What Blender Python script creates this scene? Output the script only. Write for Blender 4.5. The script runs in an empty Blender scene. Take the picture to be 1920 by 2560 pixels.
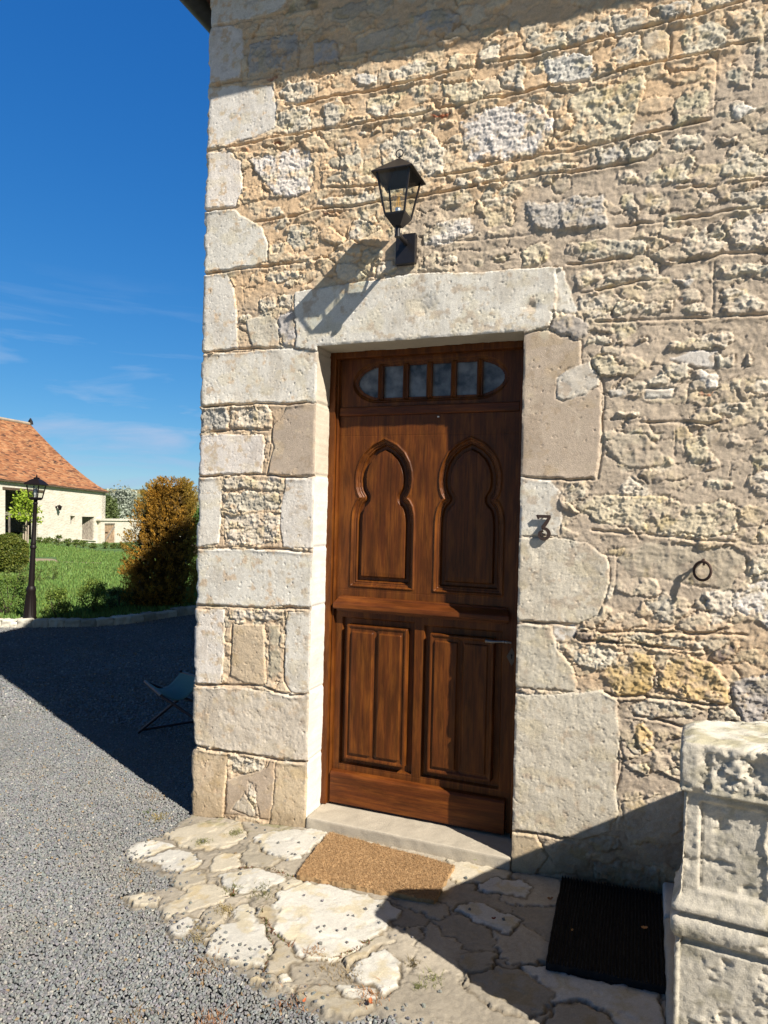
import bpy, math, random
import numpy as np
from mathutils import Vector, Matrix
random.seed(7); RS = np.random.RandomState(11)
SC = bpy.context.scene; COL = SC.collection
PI = math.pi

# ------------------------------------------------------------------ camera, sky, sun, exposure
FPX = 1720.0; YAW = math.radians(21.1); RHO = 0.024
CAM = np.array([0, -3, 1.55])
FV = np.array([-math.sin(YAW), math.cos(YAW), 0.0]); R0 = np.array([math.cos(YAW), math.sin(YAW), 0.0]); ZZ = np.array([0, 0, 1.0])
RC = math.cos(RHO)*R0 + math.sin(RHO)*ZZ; UC = math.cos(RHO)*ZZ - math.sin(RHO)*R0
cd = bpy.data.cameras.new('camera'); cam = bpy.data.objects.new('camera', cd); COL.objects.link(cam)
cd.sensor_fit = 'VERTICAL'; cd.sensor_height = 36; cd.lens = FPX*36/2560; cd.clip_start = 0.05; cd.clip_end = 3000
M = Matrix([[RC[0], UC[0], -FV[0], CAM[0]], [RC[1], UC[1], -FV[1], CAM[1]], [RC[2], UC[2], -FV[2], CAM[2]], [0, 0, 0, 1]])
cam.matrix_world = M
SC.camera = cam
SUNV = np.array([2.03, -1.0, 1.87]); SUNV = SUNV/np.linalg.norm(SUNV)   # towards the sun
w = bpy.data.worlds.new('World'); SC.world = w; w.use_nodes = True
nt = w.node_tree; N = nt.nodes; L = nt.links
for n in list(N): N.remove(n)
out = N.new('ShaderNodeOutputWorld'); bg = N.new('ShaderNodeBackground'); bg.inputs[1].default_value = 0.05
sky = N.new('ShaderNodeTexSky'); sky.sky_type = 'NISHITA'; sky.sun_disc = False
sky.sun_elevation = math.asin(SUNV[2]); sky.sun_rotation = math.atan2(SUNV[0], SUNV[1])
sky.altitude = 900; sky.air_density = 1.0; sky.dust_density = 0.25; sky.ozone_density = 3.2
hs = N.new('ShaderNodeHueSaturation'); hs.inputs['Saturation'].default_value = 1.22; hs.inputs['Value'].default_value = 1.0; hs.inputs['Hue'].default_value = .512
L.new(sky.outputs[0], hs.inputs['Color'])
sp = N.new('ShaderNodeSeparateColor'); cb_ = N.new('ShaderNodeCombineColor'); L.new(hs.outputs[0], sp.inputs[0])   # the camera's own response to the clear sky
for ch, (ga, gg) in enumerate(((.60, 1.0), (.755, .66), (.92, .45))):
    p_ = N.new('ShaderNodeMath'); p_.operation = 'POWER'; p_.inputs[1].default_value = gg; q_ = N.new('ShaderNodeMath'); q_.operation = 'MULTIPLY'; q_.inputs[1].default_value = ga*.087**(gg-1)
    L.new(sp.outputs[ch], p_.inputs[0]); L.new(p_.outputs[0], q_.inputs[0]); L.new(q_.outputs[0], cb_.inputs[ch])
tc = N.new('ShaderNodeTexCoord'); mp = N.new('ShaderNodeMapping'); mp.inputs['Scale'].default_value = (1.6, 1.6, 9)
L.new(tc.outputs['Generated'], mp.inputs[0])
no = N.new('ShaderNodeTexNoise'); no.inputs['Scale'].default_value = 2.6; no.inputs['Detail'].default_value = 7; no.inputs['Roughness'].default_value = .55
no.inputs['Distortion'].default_value = .5
L.new(mp.outputs[0], no.inputs['Vector'])
cr = N.new('ShaderNodeValToRGB'); cr.color_ramp.elements[0].position = .49; cr.color_ramp.elements[1].position = .70
L.new(no.outputs[0], cr.inputs[0])
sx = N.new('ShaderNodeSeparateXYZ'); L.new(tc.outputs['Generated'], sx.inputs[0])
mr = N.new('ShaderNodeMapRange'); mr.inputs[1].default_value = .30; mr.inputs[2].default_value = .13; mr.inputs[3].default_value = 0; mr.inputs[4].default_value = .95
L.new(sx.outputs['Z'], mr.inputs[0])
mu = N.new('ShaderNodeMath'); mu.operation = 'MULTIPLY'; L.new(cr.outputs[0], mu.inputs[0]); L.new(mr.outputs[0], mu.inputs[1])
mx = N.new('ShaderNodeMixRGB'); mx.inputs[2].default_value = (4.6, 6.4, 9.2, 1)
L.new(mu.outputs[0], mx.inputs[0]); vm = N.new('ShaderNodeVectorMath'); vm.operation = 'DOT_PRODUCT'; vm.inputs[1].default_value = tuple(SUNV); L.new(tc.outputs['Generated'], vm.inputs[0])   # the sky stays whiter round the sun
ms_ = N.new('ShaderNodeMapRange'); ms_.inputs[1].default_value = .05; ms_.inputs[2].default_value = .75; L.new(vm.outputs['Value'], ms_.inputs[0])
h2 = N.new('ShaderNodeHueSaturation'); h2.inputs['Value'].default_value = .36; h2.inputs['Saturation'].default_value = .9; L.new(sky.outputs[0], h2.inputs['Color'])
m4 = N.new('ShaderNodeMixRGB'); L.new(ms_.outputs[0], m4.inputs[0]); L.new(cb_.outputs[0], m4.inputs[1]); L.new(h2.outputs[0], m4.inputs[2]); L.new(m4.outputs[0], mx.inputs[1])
mz = N.new('ShaderNodeMapRange'); mz.inputs[1].default_value = .58; mz.inputs[2].default_value = 1.0; mz.inputs[3].default_value = 1.0; mz.inputs[4].default_value = .38; L.new(sx.outputs['Z'], mz.inputs[0])  # upper sky outside the view dimmed to lessen blue fill on the wall
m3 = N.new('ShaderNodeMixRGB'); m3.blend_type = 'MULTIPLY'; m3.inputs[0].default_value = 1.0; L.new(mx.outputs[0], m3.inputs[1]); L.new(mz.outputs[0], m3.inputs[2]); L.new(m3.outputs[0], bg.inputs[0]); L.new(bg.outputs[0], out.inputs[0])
sd = bpy.data.lights.new('sun', 'SUN'); sd.energy = 5.0; sd.angle = math.radians(.5); sd.color = (1, .935, .84)
so = bpy.data.objects.new('sun', sd); COL.objects.link(so)
so.rotation_euler = Vector(SUNV).to_track_quat('Z', 'Y').to_euler(); so.location = (6, -6, 9)
SC.view_settings.view_transform = 'Standard'; SC.view_settings.look = 'None'; SC.view_settings.exposure = 0.78; SC.view_settings.gamma = 1
SC.view_settings.use_curve_mapping = False

# ------------------------------------------------------------------ surveying: photo point -> point on a real plane
def ray(u, v): return FV + (u-960)/FPX*RC + (1280-v)/FPX*UC
def onY(u, v, y=0.0): r = ray(u, v); return CAM + r*(y+3)/r[1]
def onZ(u, v, z=0.0): r = ray(u, v); return CAM + r*(z-1.55)/r[2]
def atD(u, v, d): return CAM + ray(u, v)*d
def gz(x): return np.interp(x, [-2.4, -2.15, -1.5, -.5, 0, 1], [-.052, -.045, .010, .012, .034, .05])
def onG(u, v, dz=0.0):
    p = onZ(u, v, 0)
    for _ in range(8): p = onZ(u, v, float(gz(p[0]))+dz)
    return p
CR = {'1': (480, 0, 2.3042), '2': (1200, 0, 2.3042), '3': (480, 400, 2.3042), '4': (1200, 400, 2.3042), '5': (460, 840, 2.3042),
      '6': (1200, 800, 2.3042), '7': (1200, 1240, 2.3042), '8': (460, 1300, 2.766), '9': (1240, 1700, 2.44), 'A': (300, 2000, 1.595),
      'B': (0, 1000, 3.318), 'S': (0, 1480, 3.318), '0': (0, 0, 1)}
def px(c, x, y): a = CR[c]; return a[0]+x/a[2], a[1]+y/a[2]

# ------------------------------------------------------------------ noise
_T = RS.rand(256, 256)
def vn(x, y, s=0):
    x = np.asarray(x)+s*17.31; y = np.asarray(y)+s*9.17
    xi = np.floor(x).astype(int); yi = np.floor(y).astype(int); fx = x-xi; fy = y-yi
    fx = fx*fx*fx*(fx*(fx*6-15)+10); fy = fy*fy*fy*(fy*(fy*6-15)+10)
    a = _T[xi & 255, yi & 255]; b = _T[(xi+1) & 255, yi & 255]; c = _T[xi & 255, (yi+1) & 255]; d = _T[(xi+1) & 255, (yi+1) & 255]
    return (a*(1-fx)+b*fx)*(1-fy)+(c*(1-fx)+d*fx)*fy - .5
def fbm(x, y, oct=4, s=0, g=.5):
    r = 0; a = 1.0; t = 0
    for i in range(oct):
        r = r+a*vn(x*2**i, y*2**i, s+i*3); t += a; a *= g
    return r/t*1.8
def ridged(x, y, oct=4, s=0):
    r = 0; a = 1.0; t = 0
    for i in range(oct):
        r = r+a*(1-np.abs(vn(x*2**i, y*2**i, s+i*5))*4); t += a; a *= .5
    return r/t
def cell(x, y, s=0, jit=.9):
    xi = np.floor(x).astype(int); yi = np.floor(y).astype(int); f1 = np.full(np.shape(x), 9.0); f2 = f1.copy(); cid = np.zeros(np.shape(x))
    for dx in (-1, 0, 1):
        for dy in (-1, 0, 1):
            cx = xi+dx; cy = yi+dy
            rx = _T[(cx+s*7) & 255, (cy+s*3) & 255]; ry = _T[(cx+91+s) & 255, (cy+37) & 255]
            d = np.hypot(cx+.5+(rx-.5)*jit-x, cy+.5+(ry-.5)*jit-y)
            nid = _T[(cx+13) & 255, (cy+201+s) & 255]
            m = d < f1; f2 = np.where(m, f1, np.minimum(f2, d)); cid = np.where(m, nid, cid); f1 = np.where(m, d, f1)
    return f1, f2, cid
def facet(x, y, s=0):
    xi = np.floor(x).astype(int); yi = np.floor(y).astype(int); f1 = np.full(np.shape(x), 9.0); h = np.zeros(np.shape(x))
    for dx in (-1, 0, 1):
        for dy in (-1, 0, 1):
            cx = xi+dx; cy = yi+dy
            ox = x-(cx+.5+(_T[(cx+s*7) & 255, (cy+s*3) & 255]-.5)*.95); oy = y-(cy+.5+(_T[(cx+91+s) & 255, (cy+37) & 255]-.5)*.95); d = np.hypot(ox, oy)
            g = (_T[(cx+55) & 255, (cy+s) & 255]-.5)*ox*1.6+(_T[(cx+s) & 255, (cy+144) & 255]-.5)*oy*1.6+(_T[(cx+19) & 255, (cy+71+s) & 255]-.5)*.9
            m = d < f1; h = np.where(m, g, h); f1 = np.where(m, d, f1)
    return h
def sst(a, b, x): t = np.clip((x-a)/(b-a), 0, 1); return t*t*(3-2*t)
def sdf(P, X, Y):
    P = np.asarray(P); d = np.full(X.shape, 1e9); ins = np.zeros(X.shape, bool)
    for i in range(len(P)):
        ax, ay = P[i]; bx, by = P[(i+1) % len(P)]
        ex, ey = bx-ax, by-ay; l = ex*ex+ey*ey+1e-12
        t = np.clip(((X-ax)*ex+(Y-ay)*ey)/l, 0, 1)
        d = np.minimum(d, np.hypot(X-ax-t*ex, Y-ay-t*ey))
        c = ((ay > Y) != (by > Y)) & (X < (bx-ax)*(Y-ay)/((by-ay) if by != ay else 1e-9)+ax)
        ins ^= c
    return np.where(ins, d, -d)

# ------------------------------------------------------------------ objects
def wloc(o):
    p = Vector((0, 0, 0))
    while o is not None: p += o.location; o = o.parent
    return p
def link(o, parent=None):
    COL.objects.link(o)
    if parent is not None: o.parent = parent
    return o
def tag(o, label=None, cat=None, group=None, kind=None):
    if label: o['label'] = label
    if cat: o['category'] = cat
    if group: o['group'] = group
    if kind: o['kind'] = kind
    return o
def empty(name, loc, label, cat, group=None):
    o = bpy.data.objects.new(name, None); o.location = tuple(float(c) for c in loc); o.empty_display_size = .1
    link(o); return tag(o, label, cat, group)
def mesh_np(name, V, F, mat, parent=None, col=None, smooth=True, loc=(0, 0, 0)):
    """V (n,3) world coordinates, F (m,k) faces"""
    V = np.asarray(V, dtype=np.float64); F = np.asarray(F)
    off = np.array(wloc(parent)) if parent is not None else np.array([float(c) for c in loc])
    me = bpy.data.meshes.new(name); k = F.shape[1]
    me.vertices.add(len(V)); me.vertices.foreach_set('co', (V-off).astype(np.float32).ravel())
    me.loops.add(F.size); me.loops.foreach_set('vertex_index', F.astype(np.int32).ravel())
    me.polygons.add(len(F)); me.polygons.foreach_set('loop_start', np.arange(0, F.size, k, dtype=np.int32))
    me.polygons.foreach_set('use_smooth', np.full(len(F), smooth))
    me.update(calc_edges=True)
    if col is not None:
        a = me.color_attributes.new('Col', 'FLOAT_COLOR', 'POINT')
        c = np.ones((len(V), 4), np.float32); c[:, :3] = np.clip(col, 0, 1); a.data.foreach_set('color', c.ravel())
    me.materials.append(mat)
    o = bpy.data.objects.new(name, me)
    if parent is None: o.location = off
    return link(o, parent)
class MB:
    def __init__(s): s.v = []; s.f = []
    def add(s, V, F):
        b = len(s.v); s.v += [tuple(float(c) for c in p) for p in V]; s.f += [tuple(i+b for i in f) for f in F]; return s
    def box(s, x0, x1, y0, y1, z0, z1):
        return s.add([(x, y, z) for z in (z0, z1) for y in (y0, y1) for x in (x0, x1)], [(0, 2, 3, 1), (4, 5, 7, 6), (0, 1, 5, 4), (2, 6, 7, 3), (0, 4, 6, 2), (1, 3, 7, 5)])
    def prism(s, P, d):      # P list of 3D points (planar), d extrusion vector
        n = len(P); P = [np.array(p, float) for p in P]; d = np.array(d, float)
        return s.add(P+[p+d for p in P], [tuple(range(n))[::-1], tuple(range(n, 2*n))]+[(i, (i+1) % n, n+(i+1) % n, n+i) for i in range(n)])
    def tube(s, path, r, seg=10, cap=True, flat=None):
        path = [np.array(p, float) for p in path]; n = len(path); V = []; rr = r if hasattr(r, '__len__') else [r]*n
        up = None
        for i, p in enumerate(path):
            t = path[min(i+1, n-1)]-path[max(i-1, 0)]; t /= np.linalg.norm(t)+1e-12
            if up is None:
                up = np.cross(t, [0, 0, 1.0]);
                if np.linalg.norm(up) < .1: up = np.cross(t, [1.0, 0, 0])
            up = up-t*np.dot(up, t); up /= np.linalg.norm(up); w_ = np.cross(t, up)
            for k in range(seg):
                a = 2*PI*k/seg; V.append(p+rr[i]*(math.cos(a)*up+math.sin(a)*w_))
        Fc = [(i*seg+k, i*seg+(k+1) % seg, (i+1)*seg+(k+1) % seg, (i+1)*seg+k) for i in range(n-1) for k in range(seg)]
        if cap: Fc += [tuple(range(seg))[::-1], tuple(range((n-1)*seg, n*seg))]
        return s.add(V, Fc)
    def lathe(s, c, prof, seg=16, axis=None, rot=0.0, cap=True):   # prof (r,z)
        c = np.array(c, float); ax = np.array([0, 0, 1.0]) if axis is None else np.array(axis, float)/np.linalg.norm(axis)
        e1 = np.cross(ax, [0, 1, 0]); e1 /= np.linalg.norm(e1); e2 = np.cross(ax, e1); V = []
        for r, z in prof:
            for k in range(seg): a = 2*PI*k/seg+rot; V.append(c+ax*z+r*(math.cos(a)*e1+math.sin(a)*e2))
        n = len(prof); Fc = [(i*seg+k, i*seg+(k+1) % seg, (i+1)*seg+(k+1) % seg, (i+1)*seg+k) for i in range(n-1) for k in range(seg)]
        if cap: Fc += [tuple(range(seg))[::-1], tuple(range((n-1)*seg, n*seg))]
        return s.add(V, Fc)
    def build(s, name, mat, parent=None, smooth=False, bevel=0.0, loc=(0, 0, 0), fixn=True):
        off = wloc(parent) if parent is not None else Vector(loc)
        me = bpy.data.meshes.new(name); me.from_pydata([tuple(Vector(p)-off) for p in s.v], [], s.f); me.materials.append(mat)
        if fixn:
            import bmesh
            bm = bmesh.new(); bm.from_mesh(me); bmesh.ops.recalc_face_normals(bm, faces=bm.faces); bm.to_mesh(me); bm.free()
        for p in me.polygons: p.use_smooth = smooth
        if smooth:
            try: me.set_sharp_from_angle(angle=math.radians(38))
            except Exception: pass
        o = bpy.data.objects.new(name, me)
        if parent is None: o.location = off
        link(o, parent)
        if bevel:
            m = o.modifiers.new('bevel', 'BEVEL'); m.width = bevel; m.segments = 2; m.limit_method = 'ANGLE'; m.angle_limit = math.radians(35)
        return o

# ------------------------------------------------------------------ materials
def newmat(name):
    m = bpy.data.materials.new(name); m.use_nodes = True; t = m.node_tree; b = t.nodes['Principled BSDF']; return m, t.nodes, t.links, b
def coords(N_, L_, scale=(1, 1, 1)):
    t = N_.new('ShaderNodeTexCoord'); m = N_.new('ShaderNodeMapping'); m.inputs['Scale'].default_value = scale; L_.new(t.outputs['Object'], m.inputs[0]); return m.outputs[0]
def noise(N_, L_, vec, scale, detail=4, rough=.55):
    n = N_.new('ShaderNodeTexNoise'); n.inputs['Scale'].default_value = scale; n.inputs['Detail'].default_value = detail; n.inputs['Roughness'].default_value = rough
    L_.new(vec, n.inputs['Vector']); return n.outputs[0]
def ramp(N_, L_, src, stops):
    r = N_.new('ShaderNodeValToRGB'); e = r.color_ramp.elements
    while len(e) < len(stops): e.new(.5)
    for k, (p, c) in enumerate(stops): e[k].position = p; e[k].color = tuple(c)+(1,) if hasattr(c, '__len__') else (c, c, c, 1)
    L_.new(src, r.inputs[0]); return r.outputs[0]
def mixc(N_, L_, f, a, b, mode='MIX'):
    m = N_.new('ShaderNodeMixRGB'); m.blend_type = mode
    for i, q in enumerate((f, a, b)):
        if hasattr(q, 'default_value') or hasattr(q, 'links'): L_.new(q, m.inputs[i])
        elif i == 0: m.inputs[0].default_value = q
        else: m.inputs[i].default_value = tuple(q)+(1,)
    return m.outputs[0]
def bump(N_, L_, B, h, dist, strength=1.0):
    b = N_.new('ShaderNodeBump'); b.inputs['Distance'].default_value = dist; b.inputs['Strength'].default_value = strength
    L_.new(h, b.inputs['Height']); L_.new(b.outputs[0], B.inputs['Normal']); return b
def attr_mat(name, rough=.92, nscale=260, bdist=.0016, var=.16, spec=.2, nscale2=900):
    m, N_, L_, B = newmat(name); v = coords(N_, L_)
    a = N_.new('ShaderNodeAttribute'); a.attribute_name = 'Col'
    n1 = noise(N_, L_, v, nscale, 3, .6); n2 = noise(N_, L_, v, nscale2, 2, .5)
    f = ramp(N_, L_, n1, [(.3, 1-var), (.7, 1+var*.5)])
    L_.new(mixc(N_, L_, 1.0, a.outputs['Color'], f, 'MULTIPLY'), B.inputs['Base Color'])
    ad = N_.new('ShaderNodeMath'); ad.operation = 'MULTIPLY_ADD'; ad.inputs[1].default_value = .35; L_.new(n2, ad.inputs[0]); L_.new(n1, ad.inputs[2])
    if bdist: bump(N_, L_, B, ad.outputs[0], bdist)
    B.inputs['Roughness'].default_value = rough; B.inputs['Specular IOR Level'].default_value = spec; return m
def flat_mat(name, c, rough=.6, metal=0, spec=.5, nv=.0, nscale=30, bd=0):
    m, N_, L_, B = newmat(name); B.inputs['Roughness'].default_value = rough; B.inputs['Metallic'].default_value = metal; B.inputs['Specular IOR Level'].default_value = spec
    v = coords(N_, L_); n1 = noise(N_, L_, v, nscale, 5)
    f = ramp(N_, L_, n1, [(.3, 1-nv), (.7, 1.0)]); L_.new(mixc(N_, L_, 1.0, c, f, 'MULTIPLY'), B.inputs['Base Color'])
    if bd: bump(N_, L_, B, n1, bd)
    return m
def wood_mat(name, c0, c1, c2, vert=True, rough=.42, seed=0.0):
    m, N_, L_, B = newmat(name)
    sc = (60, 60, 2.2) if vert else (2.2, 60, 60)
    t = N_.new('ShaderNodeTexCoord'); mp = N_.new('ShaderNodeMapping'); mp.inputs['Scale'].default_value = sc; mp.inputs['Location'].default_value = (seed, seed*2, seed)
    L_.new(t.outputs['Object'], mp.inputs[0]); g = noise(N_, L_, mp.outputs[0], 1.6, 6, .65)
    mp3 = N_.new('ShaderNodeMapping'); mp3.inputs['Scale'].default_value = (300, 300, 9) if vert else (9, 300, 300); L_.new(t.outputs['Object'], mp3.inputs[0])
    fine = noise(N_, L_, mp3.outputs[0], 1.0, 3, .6)
    mp2 = N_.new('ShaderNodeMapping'); mp2.inputs['Scale'].default_value = (4.5, 1, 1.0) if vert else (1.0, 1, 4.5); mp2.inputs['Location'].default_value = (seed*3, 0, seed)
    L_.new(t.outputs['Object'], mp2.inputs[0]); pt = noise(N_, L_, mp2.outputs[0], 4.5, 6, .62)
    a = ramp(N_, L_, g, [(.3, c0), (.5, c1), (.72, c2)])
    b = mixc(N_, L_, ramp(N_, L_, pt, [(.40, 0.0), (.66, .85)]), a, tuple(x*.33 for x in c0))
    mp4 = N_.new('ShaderNodeMapping'); mp4.inputs['Scale'].default_value = (9, 1, 1.3) if vert else (1.3, 1, 9); mp4.inputs['Location'].default_value = (seed+5, 2, seed*2); L_.new(t.outputs['Object'], mp4.inputs[0])
    p2 = noise(N_, L_, mp4.outputs[0], 3.2, 5, .6); b = mixc(N_, L_, ramp(N_, L_, p2, [(.48, 0.0), (.72, .55)]), b, tuple(x*k for x, k in zip(c0, (1.5, 1.65, 1.5))))
    c = mixc(N_, L_, 1.0, b, ramp(N_, L_, fine, [(.35, .72), (.6, 1.0)]), 'MULTIPLY')
    L_.new(c, B.inputs['Base Color']); bump(N_, L_, B, fine, .0006); B.inputs['Roughness'].default_value = rough
    B.inputs['Specular IOR Level'].default_value = .22; return m
def glass_mat(name, tint=(.90, .92, .89), tr=.97):
    m = bpy.data.materials.new(name); m.use_nodes = True; t = m.node_tree
    for n in list(t.nodes): t.nodes.remove(n)
    o = t.nodes.new('ShaderNodeOutputMaterial'); x = t.nodes.new('ShaderNodeMixShader'); a = t.nodes.new('ShaderNodeBsdfTransparent'); g = t.nodes.new('ShaderNodeBsdfGlossy')
    a.inputs[0].default_value = tuple(tint)+(1,); g.inputs['Roughness'].default_value = .03; x.inputs[0].default_value = 1-tr
    t.links.new(a.outputs[0], x.inputs[1]); t.links.new(g.outputs[0], x.inputs[2]); t.links.new(x.outputs[0], o.inputs[0]); return m
def leaf_mat(name, tl=.35, rough=.55):
    m, N_, L_, B = newmat(name); a = N_.new('ShaderNodeAttribute'); a.attribute_name = 'Col'; L_.new(a.outputs['Color'], B.inputs['Base Color'])
    B.inputs['Roughness'].default_value = rough; B.inputs['Specular IOR Level'].default_value = .3
    tr = N_.new('ShaderNodeBsdfTranslucent'); L_.new(a.outputs['Color'], tr.inputs[0]); x = N_.new('ShaderNodeMixShader'); x.inputs[0].default_value = tl
    o = N_['Material Output']; L_.new(B.outputs[0], x.inputs[1]); L_.new(tr.outputs[0], x.inputs[2]); L_.new(x.outputs[0], o.inputs[0]); return m
M_STONE = attr_mat('limestone'); M_PAV = attr_mat('paving_stone', nscale=260, bdist=.0014); M_GRAV = attr_mat('gravel_chips', rough=.7, nscale=500, bdist=0, var=.25)
M_DARK = flat_mat('black_painted_metal', (.016, .014, .015), .38, .0, .5, .3, 60)
M_IRON = flat_mat('rusty_iron', (.085, .045, .03), .7, .2, .5, .5, 120, .001)
M_LEAF = leaf_mat('leaves')
M_WV = wood_mat('oak_vertical', (.185, .056, .0085), (.122, .034, .0062), (.066, .0175, .0045))
M_WH = wood_mat('oak_horizontal', (.175, .049, .0085), (.120, .031, .0065), (.072, .018, .0048), vert=False, seed=3.1)
M_GLASS = glass_mat('clear_glass')
# ================================================================== THE STONE HOUSE
XL, XR, ZT = -1.524, -.525, 2.348      # door opening
XC = -2.204                            # left corner of the house
house = empty('stone_house', (XC, 0, 0), 'old pale limestone house with white corner stones and a brown oak front door', 'house')
def seg(a, b, n): return np.linspace(a, b, n+1)
xs = np.concatenate([seg(XC, XL, 162)[:-1], seg(XL, XR, 238)[:-1], seg(XR, 1.30, 430)])
zs = np.concatenate([seg(-.14, ZT, 592)[:-1], seg(ZT, 4.34, 474)])
X, Z = np.meshgrid(xs, zs)             # rows z, cols x
nx, nz = len(xs), len(zs)
wx = fbm(X/.05, Z/.05, 5, 1, .72); wz = fbm(X/.05, Z/.05, 5, 2, .72)
big = fbm(X/.35, Z/.35, 3, 3); med = fbm(X/.07, Z/.07, 5, 4, .6); fine = fbm(X/.016, Z/.016, 3, 5, .6)
rdg = ridged(X/.05, Z/.04, 4, 6)
# --- mortar
fac = facet(X/.05+wx*.5, Z/.04+wz*.5, 9)*.6+facet(X/.02+wx*.5, Z/.017+wz*.4, 8)*.3
H = .004*big + .0050*med + .0022*fine + .0045*fac*sst(-.35, .3, fbm(X/.15, Z/.12, 3, 33))
warm = sst(-.12, .12, Z-(2.86+.42*(X+1)) + .25*big + .1*med)
warm = np.maximum(warm, sst(1.25, 1.08, Z+.2*big)*sst(-.45, -.2, X)*sst(.75, .9, Z)*.8)
warm = np.maximum(warm, .55*sst(-1.5, -1.7, X)*sst(2.7, 2.4, Z))
c_w = np.array([.63, .465, .295]); c_g = np.array([.48, .405, .315])
C = c_g*(1-warm[..., None])+c_w*warm[..., None]
# a tight skin of roughly coursed small rubble, half buried in the mortar
e1_, e2_, cid_ = cell(X/.150+wx*.26, Z/.078+wz*.30, 12); ee = e2_-e1_; lvl = sst(.03, .16, ee+.06*fine); pres = sst(.30, .40, cid_)*sst(-.35, .05, fbm(X/.3, Z/.2, 3, 36)+.55*warm-.10)
fcb = facet(X/.048+1.0*wx, Z/.036+1.0*wz, 21)+.40*facet(X/.018+fine, Z/.015+med, 22)+.12*facet(X/.008, Z/.007, 23)
H += pres*lvl*(.0045+.010*(((cid_*37.7) % 1)-.4)+.0048*fcb)-.0095*np.exp(-(ee/.040)**2)*sst(-.1, .25, fbm(X/.08, Z/.08, 3, 37))*sst(.2, .4, cid_)
tint = ((cid_*91.3) % 1)[..., None]; sc0 = np.array([.63, .555, .42])*(1-tint)+np.array([.60, .50, .335])*tint; sm0 = (pres*lvl*sst(.25, -.25, fbm(X/.045, Z/.045, 4, 38, .6)-.05)*.85)[..., None]
C = C*(1-sm0)+sc0*sm0
C = C*(1+.14*med+.12*fine+.10*fbm(X/.18, Z/.09, 4, 34))[..., None]
lt = sst(.1, .5, fbm(X/.07, Z/.045, 5, 35, .6))[..., None]*.45; C = C*(1-lt)+np.array([.60, .51, .385])*lt
OWN = np.zeros(X.shape, int)
KIND = {  # protrusion, edge width, roughness, colour
 'Q': (.0045, .004, .0007, (.70, .675, .61)), 'P': (.0055, .005, .0004, (.485, .405, .315)), 'T': (.006, .007, .0014, (.56, .465, .325)),
 'C': (.006, .008, .0024, (.58, .54, .45)), 'J': (.005, .006, .0014, (.63, .585, .48)), 'F': (.004, .012, .0050, (.50, .44, .34)),
 'R': (.007, .007, .0082, (.60, .55, .445)), 'W': (.007, .006, .0062, (.66, .63, .57)), 'Y': (.008, .008, .0075, (.57, .51, .38)),
 'O': (.009, .009, .0085, (.56, .43, .23)), 'G': (.009, .010, .0080, (.47, .445, .40)), 'D': (.010, .012, .0080, (.17, .14, .125)), 'V': (.002, .006, .0045, (.68, .65, .59)),
 'B': (.008, .008, .0040, (.42, .15, .075)), 'A': (.006, .018, .0090, (.54, .485, .375))}
def band(P, m=.04):
    P = np.asarray(P); x0, z0 = P.min(0)-m; x1, z1 = P.max(0)+m
    return slice(*np.searchsorted(zs, [z0, z1])), slice(*np.searchsorted(xs, [x0, x1]))
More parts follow.
